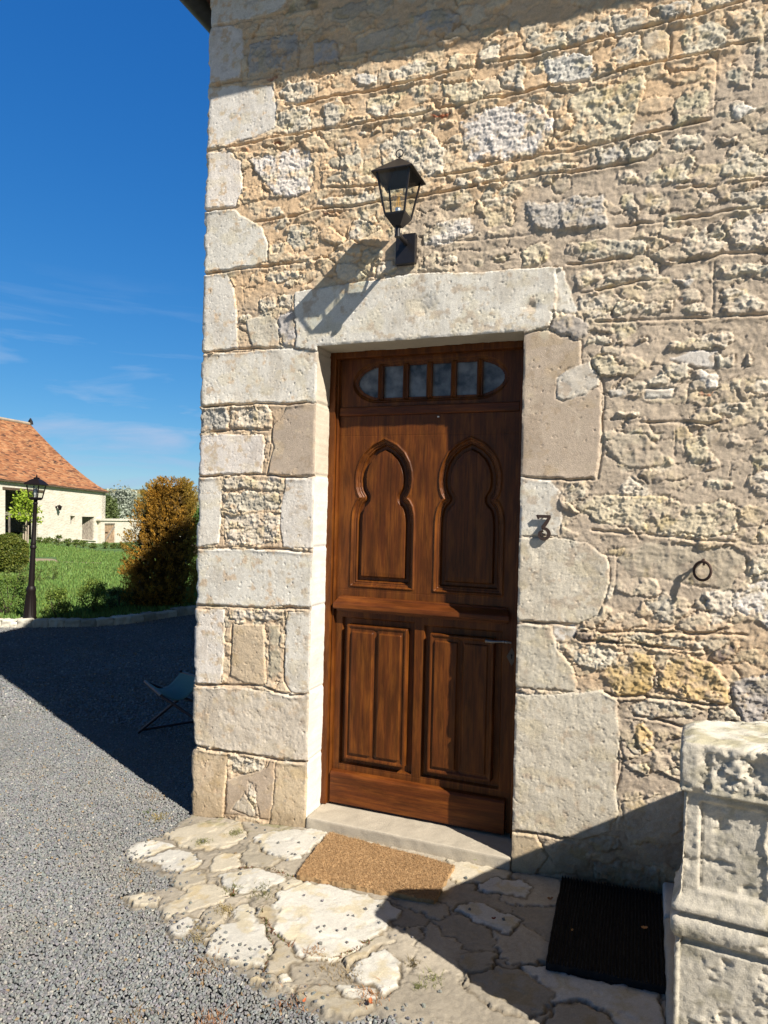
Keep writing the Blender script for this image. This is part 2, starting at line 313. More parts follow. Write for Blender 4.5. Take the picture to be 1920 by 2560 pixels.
def stone(P, kind, own=0, prot=None, dcol=None, seed=0):
    global H, C
    pr, ew, ra, c = KIND[kind]; P = np.asarray(P); sz, sx_ = band(P)
    if sz.start >= sz.stop or sx_.start >= sx_.stop: return
    hard = kind in 'QPTCJV'; wa = .009 if kind in 'QP' else (.014 if hard else .026)
    A, B_ = X[sz, sx_], Z[sz, sx_]
    d = sdf(P, A+wx[sz, sx_]*wa, B_+wz[sz, sx_]*wa)
    if prot is None: prot = pr*(1 if hard else RS.uniform(.6, 1.45))
    r = RS.rand(3); sd_ = seed or RS.randint(60)
    prof = sst(-.001, ew, d)
    f = fine[sz, sx_]; m = med[sz, sx_]
    if kind in 'QPTCJ':
        chis = vn(A/.0065+f*.3, B_/.020, sd_)*.0007
        f1, _, cid = cell(A/.0145, B_/.013, sd_); pit = np.where((cid > (.80 if kind != 'J' else .74)), -.0030*sst(.26, .10, f1+.1*f), 0)
        h = prot*prof + ra*(m*1.2+.5*f) + (chis+pit if kind != 'P' else chis*.5+pit*.25) + .0010*fbm(A/.1, B_/.1, 2, sd_)
        if kind in 'CJT': h = h+.005*np.minimum(fbm(A/.06, B_/.06, 4, sd_+9, .6)+.15, 0)+.0010*facet(A/.04+m, B_/.04+f, sd_)
    else:
        rg = ridged(A/.045+sd_, B_/.038, 4, sd_)
        f1, f2, _ = cell(A/.035+m*.5, B_/.03+f*.15, sd_)
        tl = (A-A.mean())*RS.uniform(-.03, .03)+(B_-B_.mean())*RS.uniform(-.05, .05)
        fs = .015 if kind == 'W' else .030
        fc = .8*facet(A/(fs*1.6)+1.1*wx[sz, sx_], B_/(fs*1.25)+1.1*wz[sz, sx_], sd_)+.45*facet(A/(fs*.6)+f, B_/(fs*.5)+m, sd_+5)+.15*facet(A/.008, B_/.008, sd_+6)
        h = prof*(prot+tl) + ra*(1.05*fc*sst(-.002, ew, d)+.35*(rg-.6)+.45*m+.35*f)
        if kind == 'V': h = prot*prof+ra*m
        if kind == 'F': h = prot*prof+ra*(m+.4*f)+ra*.7*(rg-.6)
    mask = sst(-.003, .002, d+(0 if hard else .007*m))
    crack = -(.0048 if hard else .0055)*np.exp(-((d+.001)/.0028)**2)*sst(-.02, .3, fbm(A/.09, B_/.09, 2, sd_+3)+(.15 if hard else .1))
    H[sz, sx_] = H[sz, sx_]*(1-mask)+h*mask+crack
    cc = np.array(c)*(1+(r[0]-.5)*(.07 if hard else .18)); cc = cc*(1+(r-.5)*.03)
    if dcol is not None: cc = np.array(dcol)
    cc = cc[None, None]*(1+.10*m+.07*f+.08*fbm(A/.12, B_/.12, 3, sd_))[..., None]
    st = sst(.1, .45, fbm(A/.09, B_/.07, 4, sd_+4))[..., None]   # lichen and rust staining
    cc = cc*(1-st*np.array([.04, .09, .24])*(1 if not hard else .5))
    if hard:      # grey weather staining, pale scuffs, mortar dragged over the edges
        s2 = sst(.05, .45, fbm(A/.11+3, B_/.16, 5, sd_+14, .62))[..., None]; cc = cc*(1-s2*np.array([.13, .15, .17]))
        s3 = sst(.22, .5, fbm(A/.035, B_/.035, 4, sd_+15, .65))[..., None]; cc = cc*(1-s3*np.array([.10, .13, .18]))
        sm = (sst(.20, .42, fbm(A/.05, B_/.045, 4, sd_+8, .6)+.34*np.exp(-np.maximum(d, 0)/.012))*.8)[..., None]; cc = cc*(1-sm)+C[sz, sx_]*sm
    if not hard:  # mortar smeared over parts of the stone
        sm = (sst(.08, .34, fbm(A/.05, B_/.045, 4, sd_+8, .6)+.30*np.exp(-np.maximum(d, 0)/.012))*.8)[..., None]
        cc = cc*(1-sm)+C[sz, sx_]*sm
    C[sz, sx_] = C[sz, sx_]*(1-mask[..., None])+cc*mask[..., None]
    if own: OWN[sz, sx_] = np.where(d > 0, own, OWN[sz, sx_])
def WP(c, pts):
    if isinstance(pts, str): pts = [float(q) for q in pts.replace(';', ' ').split()]
    return [tuple(onY(*px(c, pts[i], pts[i+1]))[[0, 2]]) for i in range(0, len(pts), 2)]
# --- traced stones: (crop, kind, outline)
RUB = """1 R 380 180 430 110 500 120 490 180
1 F 800 50 1010 0 1020 90 830 100
1 G 1280 80 1480 40 1540 80 1500 210 1290 200
1 G 690 240 830 230 860 350 700 370
1 F 640 180 720 165 720 200 650 205
1 F 930 230 1180 140 1250 200 1180 260 950 310
1 R 490 530 560 480 690 460 740 480 720 560 640 590 560 600
1 W 910 450 1000 420 1070 420 1060 490 960 500
1 R 1140 400 1290 350 1440 340 1450 400 1300 450 1150 460
1 Y 1480 330 1550 300 1630 320 1600 380 1480 400
1 R 500 640 680 620 690 740 520 770
1 R 755 600 860 560 890 640 830 740 760 740
1 R 1000 570 1100 540 1180 550 1190 620 1100 680 1010 660
1 R 1290 500 1360 490 1360 560 1300 550
1 Y 1440 490 1600 470 1700 500 1690 570 1640 590 1480 600
1 R 950 770 1080 720 1100 750 970 790
1 W 325 920 470 890 600 860 690 870 695 1040 670 1100 600 1140 480 1125 400 1030 340 960
1 R 840 850 960 820 990 900 980 1000 920 1060 860 1010
1 R 1085 830 1200 760 1380 740 1460 870 1440 1000 1350 1020 1200 1000 1090 960
1 R 1500 1040 1590 1010 1630 1070 1560 1106
3 R 720 230 1080 180 1090 220 960 270 780 280
3 R 620 240 680 225 690 250 640 260
3 R 420 290 500 260 530 310 440 330
3 R 550 380 700 350 740 400 740 490 600 520 545 470
3 R 930 350 1000 340 1090 390 1100 400 1000 440 900 460
3 W 1310 450 1440 350 1600 330 1620 420 1440 490 1340 490
3 R 825 600 950 595 1030 680 900 700 840 680
3 R 420 650 580 640 640 665 560 690 430 700
3 R 390 800 480 770 490 850 430 885 390 850
3 R 500 770 590 765 580 850 505 850
3 C 310 920 440 890 500 920 510 1080 350 1085 320 1000
3 R 1400 560 1520 550 1550 590 1440 610
3 R 1040 600 1160 575 1180 640 1060 680
5 R 275 400 480 395 510 440 500 530 380 535 270 530
5 R 220 820 340 800 540 860 500 880 240 880
5 R 230 900 420 890 540 890 550 1000 340 1015 225 1010
5 R 460 910 540 900 550 960 490 980
5 R 230 1030 560 1020 545 1180 400 1200 240 1190
8 R 290 60 420 50 430 150 320 120
8 R 400 80 580 30 600 110 520 160 430 150
8 T 340 715 555 725 570 1130 430 1140 320 1070 330 850
8 R 300 620 700 620 680 690 320 690
8 F 580 720 660 720 680 1100 590 1090
8 R 315 1625 560 1640 560 1730 400 1760 330 1740
8 P 400 1760 570 1720 600 1660 640 1660 600 2070 520 2060 290 2030 300 1800
8 R 450 1800 500 1830 520 2050 440 1980
8 C 330 2000 420 1880 510 2035 480 2050
2 R 265 240 300 200 500 175 510 260 400 325 270 290
2 R 0 300 60 250 120 240 120 360 0 375
2 R 505 190 600 130 740 150 780 190 530 265
2 R 745 110 860 60 950 55 1040 135 880 185 790 205
2 G 985 40 1230 0 1215 90 1050 130
2 R 1270 0 1480 0 1440 30 1300 70
2 R 90 430 220 360 270 400 250 520 120 500
2 W 370 350 500 310 650 310 675 430 520 490 390 480
2 R 750 290 830 220 920 210 915 350 760 370
2 F 935 190 1080 150 1085 330 1030 370 930 270
2 R 1145 230 1200 150 1330 130 1440 180 1430 270 1180 335
2 A 1400 70 1640 40 1640 240 1480 270 1440 150
2 W -130 690 0 640 240 585 350 600 420 680 430 780 310 900 120 930 -60 925
2 Y 510 580 600 500 850 480 970 420 950 500 900 660 860 800 640 835 500 800 540 700
2 Y 1110 600 1200 500 1310 420 1320 600 1300 690 1120 730
2 R 1410 430 1500 370 1570 400 1570 510 1430 490
2 W 1440 600 1500 570 1590 620 1570 660 1480 690
2 R 1590 250 1720 240 1720 460 1580 430
2 R 1100 810 1180 775 1290 770 1290 850 1130 875
2 R 1360 800 1480 790 1480 830 1370 840
2 R 840 860 900 810 1040 790 1070 840 870 945
2 G 670 870 820 840 840 920 680 960
2 R 340 950 560 930 540 980 250 1010
2 R 115 1020 200 975 215 1040 130 1060
2 R 1350 940 1600 890 1700 930 1700 1000 1500 1040 1390 1010
2 R 780 990 900 980 940 1060 800 1060
2 R 960 1000 1230 890 1250 920 1200 1020 1220 1060 970 1060
4 R 15 230 190 210 205 290 180 385 30 370
4 G 250 250 440 240 540 210 700 200 735 330 740 375 620 380 500 420 320 400 260 330
4 R 820 210 880 180 915 260 900 320 820 280
4 R 980 230 1060 210 1100 270 1080 310 980 300
4 R 1250 190 1380 180 1370 240 1270 260
4 R 1440 190 1700 160 1700 240 1540 240 1430 230
4 Y 245 510 380 470 410 500 395 590 240 610
4 R 480 540 520 470 700 450 820 470 960 470 950 540 820 555 660 560 600 580
4 R 1160 450 1310 370 1310 450 1420 480 1400 530 1300 555 1200 575 1160 530
4 R 1420 420 1530 320 1700 305 1700 520 1450 510
4 G 1320 350 1400 340 1415 440 1320 450
4 R 520 660 680 620 690 700 560 740
4 R 715 680 850 640 1020 590 1035 650 960 690 740 710
4 R 550 780 740 770 740 900 600 910
4 R 770 830 870 810 960 820 1120 820 1120 880 960 890 770 890
4 R 1160 870 1240 830 1330 850 1330 880 1210 895
4 R 1400 740 1500 730 1640 830 1600 880 1410 900
4 R 1370 605 1700 590 1700 650 1410 665
4 W 1110 690 1230 690 1210 740 1150 720
6 R 615 110 700 95 765 100 760 135 620 145
6 R 900 100 960 100 950 130 905 135
6 R 1080 150 1300 70 1450 60 1460 110 1400 165 1200 170 1090 175
6 V 1100 220 1240 170 1380 190 1350 270 1240 280 1180 250
6 R 1370 210 1470 200 1470 270 1380 275
6 R 1050 290 1100 230 1200 250 1220 320 1150 350 1060 330
6 W 1240 290 1370 290 1370 390 1320 395 1240 330
6 Y 640 210 770 200 860 280 820 330 700 320 640 240
6 R 970 370 1050 290 1100 340 1060 390
6 V 940 400 1120 390 1110 440 960 455
6 V 740 410 850 395 850 430 760 445
6 R 1530 190 1565 230 1550 270 1520 260
6 R 1520 350 1700 320 1700 420 1600 440 1530 390
6 R 1440 370 1500 340 1490 400 1440 400
6 R 1430 510 1490 500 1480 540 1430 530
6 R 1590 560 1640 580 1640 640 1600 620
6 R 790 530 920 520 915 550 800 555
6 F 710 720 800 650 960 660 1040 720 1060 800 1040 840 880 860 740 770
6 Y 1180 690 1300 660 1335 790 1220 830 1190 760
6 R 1440 650 1510 640 1520 720 1440 740
6 Y 1570 770 1700 755 1700 860 1580 860
6 R 1540 890 1700 870 1700 1060 1590 1000 1550 950
6 R 1290 930 1460 910 1465 970 1300 970
6 R 470 1000 560 940 620 930 600 1010 500 1060
7 Y 560 30 700 -10 1000 -5 1200 40 1460 30 1500 80 1490 210 1350 240 1000 210 720 160 600 100
7 F 830 310 960 260 1100 270 1300 300 1400 290 1520 330 1530 450 1400 540 1200 520 1040 480 860 470 800 380
7 R 960 600 1060 560 1200 600 1190 700 1110 740 1000 700
7 R 1290 560 1450 540 1490 600 1450 720 1330 740
7 W 1470 570 1560 510 1720 480 1720 790 1540 700 1460 640
7 Y 1600 160 1720 150 1720 290 1610 260
7 R 1555 350 1720 330 1720 450 1560 455
7 V 415 745 540 745 560 790 520 830 430 830
7 D 545 780 650 780 650 830 540 830
7 D 700 790 830 810 810 850 700 830
7 R 830 800 1290 830 1270 880 900 850
7 R 450 850 640 850 760 870 900 930 850 990 700 1000 560 980
7 D 1330 900 1440 850 1480 900 1400 960 1310 930
9 O 640 -20 760 -150 960 -170 980 -20 920 90 740 90
9 O 990 -100 1150 -170 1300 -120 1415 0 1415 145 1200 120 1000 60
9 G 1440 0 1720 -60 1720 290 1540 290 1440 150
9 R 820 170 950 110 1130 120 1270 190 1270 220 1100 240 850 220
9 O 850 290 900 260 970 310 960 420 900 450 860 400
9 R 1300 180 1400 160 1530 270 1290 250
9 F 760 760 1150 650 1150 850 1050 1020 800 1000
9 G 610 1130 800 1120 1000 1130 1000 1290 880 1300 600 1200
9 F 280 1000 420 980 560 1030 560 1180 260 1180
3 B 750 305 850 305 840 325 760 325
1 B 430 460 500 445 495 460 440 475
1 B 1375 665 1485 655 1480 672 1380 690
1 B 280 850 330 840 325 858 285 862
1 B 470 830 530 825 520 840 475 842
3 B 400 365 480 345 478 356 410 372
6 B 1265 430 1345 415 1340 428 1275 445
4 B 1150 800 1180 797 1178 808 1155 808"""
DRESS = """quoin 1 Q 105 -60 560 -60 530 60 400 100 105 150
quoin 1 Q 100 158 210 142 290 180 300 330 270 450 90 485
facing 1 G 330 260 480 215 618 195 610 400 330 440
quoin 1 Q 85 505 465 490 490 620 480 740 350 800 70 862
quoin 1 Q 70 882 210 868 285 930 290 1100 250 1190 60 1208
quoin 3 Q 50 302 250 282 280 320 400 385 440 480 440 580 330 625 50 650
quoin 3 Q 40 665 200 655 240 720 260 850 262 1092 30 1103
quoin 5 Q 70 108 300 97 545 70 770 80 790 240 790 385 600 385 70 400
quoin 5 G 70 410 265 405 262 545 70 555
patch 5 P 600 400 790 380 790 806 490 800 510 520 560 470
quoin 5 Q 60 570 460 565 465 680 450 795 60 800
quoin 5 Q 50 810 200 812 222 860 215 1060 200 1195 95 1215 50 1200
jamb 5 Q 590 815 790 812 790 1228 575 1218 555 1090 565 960 590 850
quoin 8 Q 60 200 650 200 900 235 900 605 730 590 560 605 250 595 60 575
quoin 8 Q 50 615 280 620 285 830 265 1135 50 1125
jamb 8 Q 720 635 900 630 900 1192 740 1190 690 1110 705 800
quoin 8 C 40 1150 400 1160 740 1195 900 1205 900 1655 830 1662 600 1640 330 1600 120 1560 30 1545
quoin 8 T 20 1575 310 1610 295 1780 270 2060 10 2060
jamb 8 T 640 1660 900 1668 900 2150 590 2110 620 1850
jamb 6 P 200 70 400 60 580 120 585 250 690 400 700 420 695 700 670 915 400 915 200 898
jamb 7 Q 180 -115 400 -92 470 -20 450 0 480 80 460 230 180 232
jamb 7 J 180 242 480 240 620 280 740 350 750 500 680 690 560 740 180 716
jamb 7 C 180 732 410 745 450 880 530 980 560 1090 540 1128 180 1100
jamb 9 J 70 75 400 85 640 60 740 130 740 230 760 320 740 480 740 740 750 830 690 930 520 975 220 930 70 912
jamb 9 T 70 922 240 935 270 1000 320 1070 240 1200 150 1220 70 1205"""
# --- the small half-hidden rubble that fills the courses between the traced stones
zc = 0.0; k = 0
while zc < 4.3:
    hh = RS.uniform(.06, .115); xc = XC+.02+RS.uniform(0, .1)
    while xc < 1.3:
        ww = RS.uniform(.08, .2)
        if RS.rand() < .34:
            a, b = hh*.5*RS.uniform(.55, .8), ww*.5*RS.uniform(.6, .85); cx, cz = xc+ww/2, zc+hh/2+.01*(cx0 if False else 0)
            P = [(cx+b*math.cos(t)*(1+.25*RS.uniform(-1, 1)), cz+a*(math.sin(t))*(1+.3*RS.uniform(-1, 1))) for t in np.linspace(0, 2*PI, 9)[:-1]+RS.uniform(0, .4)]
            stone(P, RS.choice(['A', 'A', 'A', 'R', 'F']), prot=RS.uniform(.002, .009))
        xc += ww
    zc += hh
for l in RUB.split('\n'):
    t = l.split(); stone(WP(t[0], ' '.join(t[2:])), t[1])
own_names = {0: 'rubble_wall'}; own_labels = {}
PARTN = {'quoin': 'quoin_stone', 'jamb': 'jamb_stone', 'facing': 'facing_stone', 'patch': 'plaster_patch'}
i_ = 1
for l in DRESS.split('\n'):
    t = l.split(); stone(WP(t[1], ' '.join(t[3:])), t[2], own=i_, prot=KIND[t[2]][0]+RS.uniform(-.001, .0015)); own_names[i_] = PARTN[t[0]]; i_ += 1
LINT = [(738, 782), (739, 731), (870, 709), (957, 699.5), (1035, 683), (1200, 682), (1308, 671), (1405, 669), (1412, 700), (1390, 782), (1374, 818), (1308, 835), (1050, 860), (796, 880), (740, 869)]
stone(WP('0', [q for p in LINT for q in p]), 'Q', own=i_, prot=.012); own_names[i_] = 'lintel'; LINTEL = i_
# repairs: white gypsum right of the lintel, white scab on the plaster jamb, grey cement patches
stone(WP('4', '440 640 490 640 520 780 560 860 545 890 440 885'), 'V')
stone(WP('4', '430 885 540 890 640 960 620 1020 560 1035 400 985 395 960'), 'F', dcol=(.42, .385, .34), prot=.012)
stone(WP('6', '450 330 520 270 620 240 700 330 690 380 600 440 480 470 440 450'), 'V', prot=.007, dcol=(.62, .58, .50))
stone(WP('3', '500 880 580 870 600 900 600 1080 540 1090 500 1000'), 'F', dcol=(.46, .44, .42), prot=.01)
stone(WP('5', '490 800 570 815 560 850 500 840'), 'F', dcol=(.44, .42, .40), prot=.004)
# dark weathered hollow in the middle of the lintel
for (c_, x_, y_, rx, rz) in (('3', 1340, 840, .05, .045), ('4', 300, 850, .03, .02), ('3', 1180, 120, .03, .02)):
    p = onY(*px(c_, x_, y_)); g = np.exp(-((X-p[0])/rx)**2-((Z-p[2])/rz)**2)
    H -= .009*g*(1+1.2*med); C *= (1-.18*g*sst(-.2, .4, med))[..., None]
# --- bedding lines: an overhanging course edge with a sloped mortar bed under it
LINES = """1 .7 105 152 300 130 520 78 760 30
1 .6 320 215 480 195 620 170
1 1 90 497 260 468 500 430 700 388 900 345 1100 300 1450 240 1659 190
1 1.5 510 605 650 600 830 550 1100 505 1659 385
2 1.5 0 380 130 350 300 330 530 265 780 205 1050 135 1230 95 1500 20 1560 0
1 1.5 85 867 300 825 620 770 860 735 1050 690 1300 660 1500 620 1659 590
2 1.3 0 585 330 520 500 480 640 460 860 400 1000 370 1180 335 1430 270 1620 240
3 1.1 790 165 960 160 1100 145
3 1.1 1380 110 1659 60
2 1.4 0 970 330 905 520 870 800 810 1100 745 1350 680
3 1.4 540 322 780 282 900 275 1100 235 1310 215 1450 190 1659 150
4 1.4 0 152 230 105 560 65 850 20 960 0
3 1.2 40 291 250 271
3 1.0 340 360 540 322
3 1 45 656 330 625 500 600 820 565
3 .5 1400 480 1659 460
4 .5 0 465 300 430
4 .9 1100 170 1400 150 1700 112
4 .9 770 390 950 370 1250 330 1480 290 1700 270
4 1.1 480 605 650 590 900 565
4 .9 1060 590 1200 590 1400 550 1700 525
4 1 560 770 700 745 1000 690
4 .8 640 935 930 930 1350 910 1700 885
6 .7 850 405 930 400 1120 398
7 1.2 560 765 720 790 1100 780 1280 790 1560 800
7 1.2 560 825 720 845 1000 865 1280 890
7 .7 620 200 800 215 1200 250 1500 270
9 1.2 640 70 740 105 900 98 1200 125 1300 152 1430 152
9 1.1 820 212 1000 240 1150 275 1290 265
9 1.0 105 918 240 935 500 975
5 1.3 95 402 600 388 720 375
5 1.0 85 557 260 540 500 540
5 1.2 80 803 450 800 730 808
8 1.0 85 190 640 195 760 205 880 212
8 1.3 80 585 250 598 560 610 730 598 875 615
8 1.2 70 1138 270 1140 560 1150 740 1197 855 1203
8 1.5 60 1550 120 1570 330 1605 600 1645 850 1668
7 1.0 220 722 410 738 560 745
3 1.1 30 1108 260 1095 520 1080
6 1.0 230 902 400 917 560 920 670 915
5 1.0 95 403 270 400
6 .8 880 600 1100 590 1400 600"""
for l in LINES.split('\n'):
    t = l.split(); P = np.array(WP(t[0], ' '.join(t[2:]))); st = float(t[1]); P = P[np.argsort(P[:, 0])]
    a, b = P[0, 0], P[-1, 0]; sx_ = slice(*np.searchsorted(xs, [a, b]))
    if sx_.stop-sx_.start < 2: continue
    xx = xs[sx_]; zl = np.interp(xx, P[:, 0], P[:, 1])+.007*fbm(xx/.05, xx*0+st*3, 4, 7)+.010*fbm(xx/.2, xx*0+P[0, 1], 2, 8)
    S = Z[:, sx_]-zl[None]; tp = (sst(0, .03, xx-a)*sst(0, .03, b-xx))[None]*st
    br = .55+.7*sst(-.25, .2, fbm(xx/.07, xx*0+P[0, 1]*5, 3, 9))[None]
    gw = (.0034+.0034*(.5+vn(xx/.03, xx*0+P[0, 1]*7, 5)))[None]
    H[:, sx_] += tp*br*(-.0155*np.exp(-(S/gw)**2) + .0042*np.exp(-np.abs(S)/.02)*(S > 0) + .0035*np.exp(-((S+.012)/.009)**2))
    led = np.exp(-((S+.012)/.011)**2)[..., None]*np.minimum(tp, 1)[..., None]*.6
    dress = (OWN[:, sx_] == 0)[..., None]
    C[:, sx_] = np.where(dress, C[:, sx_]*(1-led)+(C[:, sx_]*.35+np.array([.56, .45, .32])*.65)*led, C[:, sx_])
# vertical incised mortar lines and cracks
for l in ("4 .9 1350 590 1345 890", "7 .7 790 280 780 560", "6 .8 1125 640 1120 780", "6 .7 590 120 580 250", "2 .7 1365 340 1350 680", "3 .4 290 650 300 830",
          "6 1.2 705 330 720 480 700 560 712 700 680 915", "5 1.2 510 500 505 600 520 640 480 790", "3 1.2 1165 570 1110 600 1060 610 1055 680 1020 650 980 620 950 595",
          "8 1.0 300 1760 290 1850 280 2035", "9 1.0 745 360 780 470 730 700 745 800 730 880", "2 1.2 1090 150 1100 230 1090 330", "2 1.2 425 650 430 780 400 840", "1 .9 620 200 610 400",
          "4 1.2 895 330 905 400 890 420", "4 1 960 470 965 550 1040 600 1040 650", "8 1.1 700 650 695 900 690 1120 740 1190", "8 1.2 330 720 330 900 320 1060", "9 .9 270 990 300 1050 350 1100", "7 1.2 1540 360 1535 450", "2 .9 930 200 925 300 1000 370"):
    t = l.split(); P = np.array(WP(t[0], ' '.join(t[2:]))); st = float(t[1]); sz, sx_ = band(P, .03)
    A = X[sz, sx_]+.006*wx[sz, sx_]; B_ = Z[sz, sx_]+.006*wz[sz, sx_]; d = np.full(A.shape, 9.)
    for (ax, ay), (bx, by) in zip(P[:-1], P[1:]):
        ex, ey = bx-ax, by-ay; tt = np.clip(((A-ax)*ex+(B_-ay)*ey)/(ex*ex+ey*ey), 0, 1); d = np.minimum(d, np.hypot(A-ax-tt*ex, B_-ay-tt*ey))
    H[sz, sx_] -= .007*st*np.exp(-(d/.0034)**2)
# --- door-surround arrises and the corner arris wear off
inz = Z < ZT+.001
eL = np.where(inz & (X <= XL+1e-6), XL-X, 9); eR = np.where(inz & (X >= XR-1e-6), X-XR, 9)
eT = np.where((X > XL-1e-6) & (X < XR+1e-6) & (Z >= ZT-1e-6), Z-ZT, 9); e = np.minimum(np.minimum(eL, eR), eT)
wr = .5+1.1*sst(-.2, .5, fbm(X/.06, Z/.06, 3, 12))
H -= .004*wr*np.exp(-(e/.005)**2)
H -= .022*wr*np.exp(-((X-XC)/.011)**1.3)
grain = RS.rand(*X.shape)-.5; H += .0012*grain*(1-.62*(OWN > 0))
hole = (RS.rand(*X.shape) < .006)*RS.uniform(.3, 1, X.shape); hole[:, 1:] = np.maximum(hole[:, 1:], hole[:, :-1]*(RS.rand(nz, nx-1) < .5)); hole[1:] = np.maximum(hole[1:], hole[:-1]*(RS.rand(nz-1, nx) < .4)); H -= .0042*hole
C = C*(1+.13*(RS.rand(*X.shape)-.5))[..., None]
PX = X.copy(); PX += (.0045*fbm(Z/.05, Z*0+1, 5, 13, .65)+.004*fbm(Z/.4, Z*0+2, 2, 14))*np.exp(-((X-XC)/.05)**2)
for zz in (onY(*px('8', 80, 1565))[2],): PX += .020*np.exp(-((Z-zz)/.022)**2)*np.exp(-((X-XC)/.04)**2)
PX += .0022*fbm(Z/.035, Z*0+4, 4, 15)*(np.exp(-(eL/.01)**2)+np.exp(-(eR/.01)**2))
PZ = Z+.0025*fbm(X/.03, X*0+4, 4, 16)*np.exp(-(eT/.01)**2)
GV = np.stack([PX, -H, PZ], -1).reshape(-1, 3); GC = C.reshape(-1, 3)
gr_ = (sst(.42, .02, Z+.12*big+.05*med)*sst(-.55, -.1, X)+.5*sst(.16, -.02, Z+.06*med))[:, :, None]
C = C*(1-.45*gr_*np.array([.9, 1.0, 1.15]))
upper_dark = sst(.12, .5, fbm(X/.16, Z/.07, 5, 55, .6))*sst(3.55, 3.9, Z)  # patchy darker tone, growing towards the top of the wall
C = C*(1-.35*upper_dark[..., None])
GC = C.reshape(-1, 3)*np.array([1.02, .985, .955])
ii, jj = np.meshgrid(np.arange(nz-1), np.arange(nx-1), indexing='ij'); base = (ii*nx+jj)
FQ = np.stack([base, base+1, base+nx+1, base+nx], -1).reshape(-1, 4)
cxm = (xs[jj]+xs[jj+1]).ravel()/2; czm = (zs[ii]+zs[ii+1]).ravel()/2
fo = OWN[ii, jj].ravel(); keep = ~((cxm > XL) & (cxm < XR) & (czm < ZT))
parts = {}
def put(own, V, F, Cc):
    parts.setdefault(own, []).append((V, F, Cc))
for o_ in np.unique(fo[keep]):
    f = FQ[keep & (fo == o_)]; u, inv = np.unique(f, return_inverse=True); put(int(o_), GV[u], inv.reshape(f.shape), GC[u])
# --- reveals of the opening: they belong to the jamb stones and the lintel
RD = .17; ny = 40
def reveal(edge_idx, owners, cols, nrm, flip):
    n = len(edge_idx); E = GV[edge_idx]; t = np.linspace(0, 1, ny+1)
    V = np.repeat(E[:, None], ny+1, 1); y0 = E[:, 1:2]; V[:, :, 1] = y0+(RD+.03-y0)*t[None]
    q = E[:, 2] if abs(nrm[0]) > .5 else E[:, 0]; QQ, TT = np.meshgrid(q, t*RD, indexing='ij')
    h = .0016*fbm(QQ/.03, TT/.03, 4, 21)+.004*fbm(QQ/.15, TT/.12, 2, 22)
    jn = np.concatenate([[0], (owners[1:] != owners[:-1]).astype(float)]); jn = np.convolve(jn, [.35, .8, 1, .8, .35], 'same')[:, None]
    h = (h-.004*jn)*sst(0, .08, t)[None]
    V += np.array(nrm)[None, None]*h[..., None]
    Cc = cols[:, None]*(1+.10*fbm(QQ/.05, TT/.05, 4, 23))[..., None]*(1-.25*jn[..., None]*0)
    a, b = np.meshgrid(np.arange(n-1), np.arange(ny), indexing='ij'); bb = a*(ny+1)+b
    F = np.stack([bb, bb+1, bb+ny+2, bb+ny+1], -1).reshape(-1, 4)
    if flip: F = F[:, ::-1]
    fo_ = np.repeat(owners[:-1], ny); V = V.reshape(-1, 3); Cc = Cc.reshape(-1, 3)
    for o_ in np.unique(fo_):
        f = F[fo_ == o_]; u, inv = np.unique(f, return_inverse=True); put(int(o_), V[u], inv.reshape(f.shape), Cc[u])
jL = int(np.argmin(abs(xs-XL))); jR = int(np.argmin(abs(xs-XR))); iT = int(np.argmin(abs(zs-ZT)))
zz_ = zs[:iT+1]
def nz_owner(o):
    o = o.copy()
    for i in range(1, len(o)):
        if o[i] == 0: o[i] = o[i-1]
    for i in range(len(o)-2, -1, -1):
        if o[i] == 0: o[i] = o[i+1]
    return o
oL = nz_owner(OWN[:iT+1, jL-3]); oR = nz_owner(OWN[:iT+1, jR+3])
zP = onY(*px('5', 740, 806))[2]
cL = np.where((zz_ > zP)[:, None], np.array([.56, .49, .385]), np.array([.66, .63, .57])); cRv = np.tile(np.array([.50, .45, .37]), (iT+1, 1))
reveal(np.arange(iT+1)*nx+jL, oL, cL, (1, 0, 0), True)
reveal(np.arange(iT+1)*nx+jR, oR, cRv, (-1, 0, 0), False)
reveal(iT*nx+np.arange(jL, jR+1), np.full(jR-jL+1, LINTEL), np.tile(np.array([.50, .455, .36]), (jR-jL+1, 1)), (0, 0, -1), False)
for o_, ch in parts.items():
    Vs, Fs, Cs, b = [], [], [], 0
    for V, F, Cc in ch: Vs.append(V); Fs.append(F+b); Cs.append(Cc); b += len(V)
    mesh_np(own_names[o_], np.concatenate(Vs), np.concatenate(Fs), M_STONE, house, np.concatenate(Cs))
# --- the rest of the shell
M_SHELL, N_, L_, B = newmat('rubble_shell'); v = coords(N_, L_)
vo = N_.new('ShaderNodeTexVoronoi'); vo.inputs['Scale'].default_value = 6; L_.new(v, vo.inputs['Vector'])
c1 = ramp(N_, L_, vo.outputs['Distance'], [(.25, (.55, .51, .41)), (.55, (.45, .385, .29))]); n1 = noise(N_, L_, v, 22, 8, .65)
L_.new(mixc(N_, L_, 1.0, c1, ramp(N_, L_, n1, [(.3, .75), (.7, 1.1)]), 'MULTIPLY'), B.inputs['Base Color']); B.inputs['Roughness'].default_value = .95
bump(N_, L_, B, n1, .02)
HX, HY, EZ = 7.0, 8.5, 4.33
MB().box(1.295, HX, .004, .5, -.2, EZ).build('rubble_wall', M_SHELL, house)
MB().box(XC+.012, XC+.5, .03, HY, -.2, EZ).build('side_wall', M_SHELL, house)
MB().box(XC+.5, HX, HY-.5, HY, -.2, EZ).build('rear_wall', M_SHELL, house)
MB().box(HX-.5, HX, .5, HY-.5, -.2, EZ).build('side_wall', M_SHELL, house)
M_TILEG = flat_mat('weathered_roof_tiles', (.22, .11, .07), .9, nv=.4, nscale=40, bd=.01)
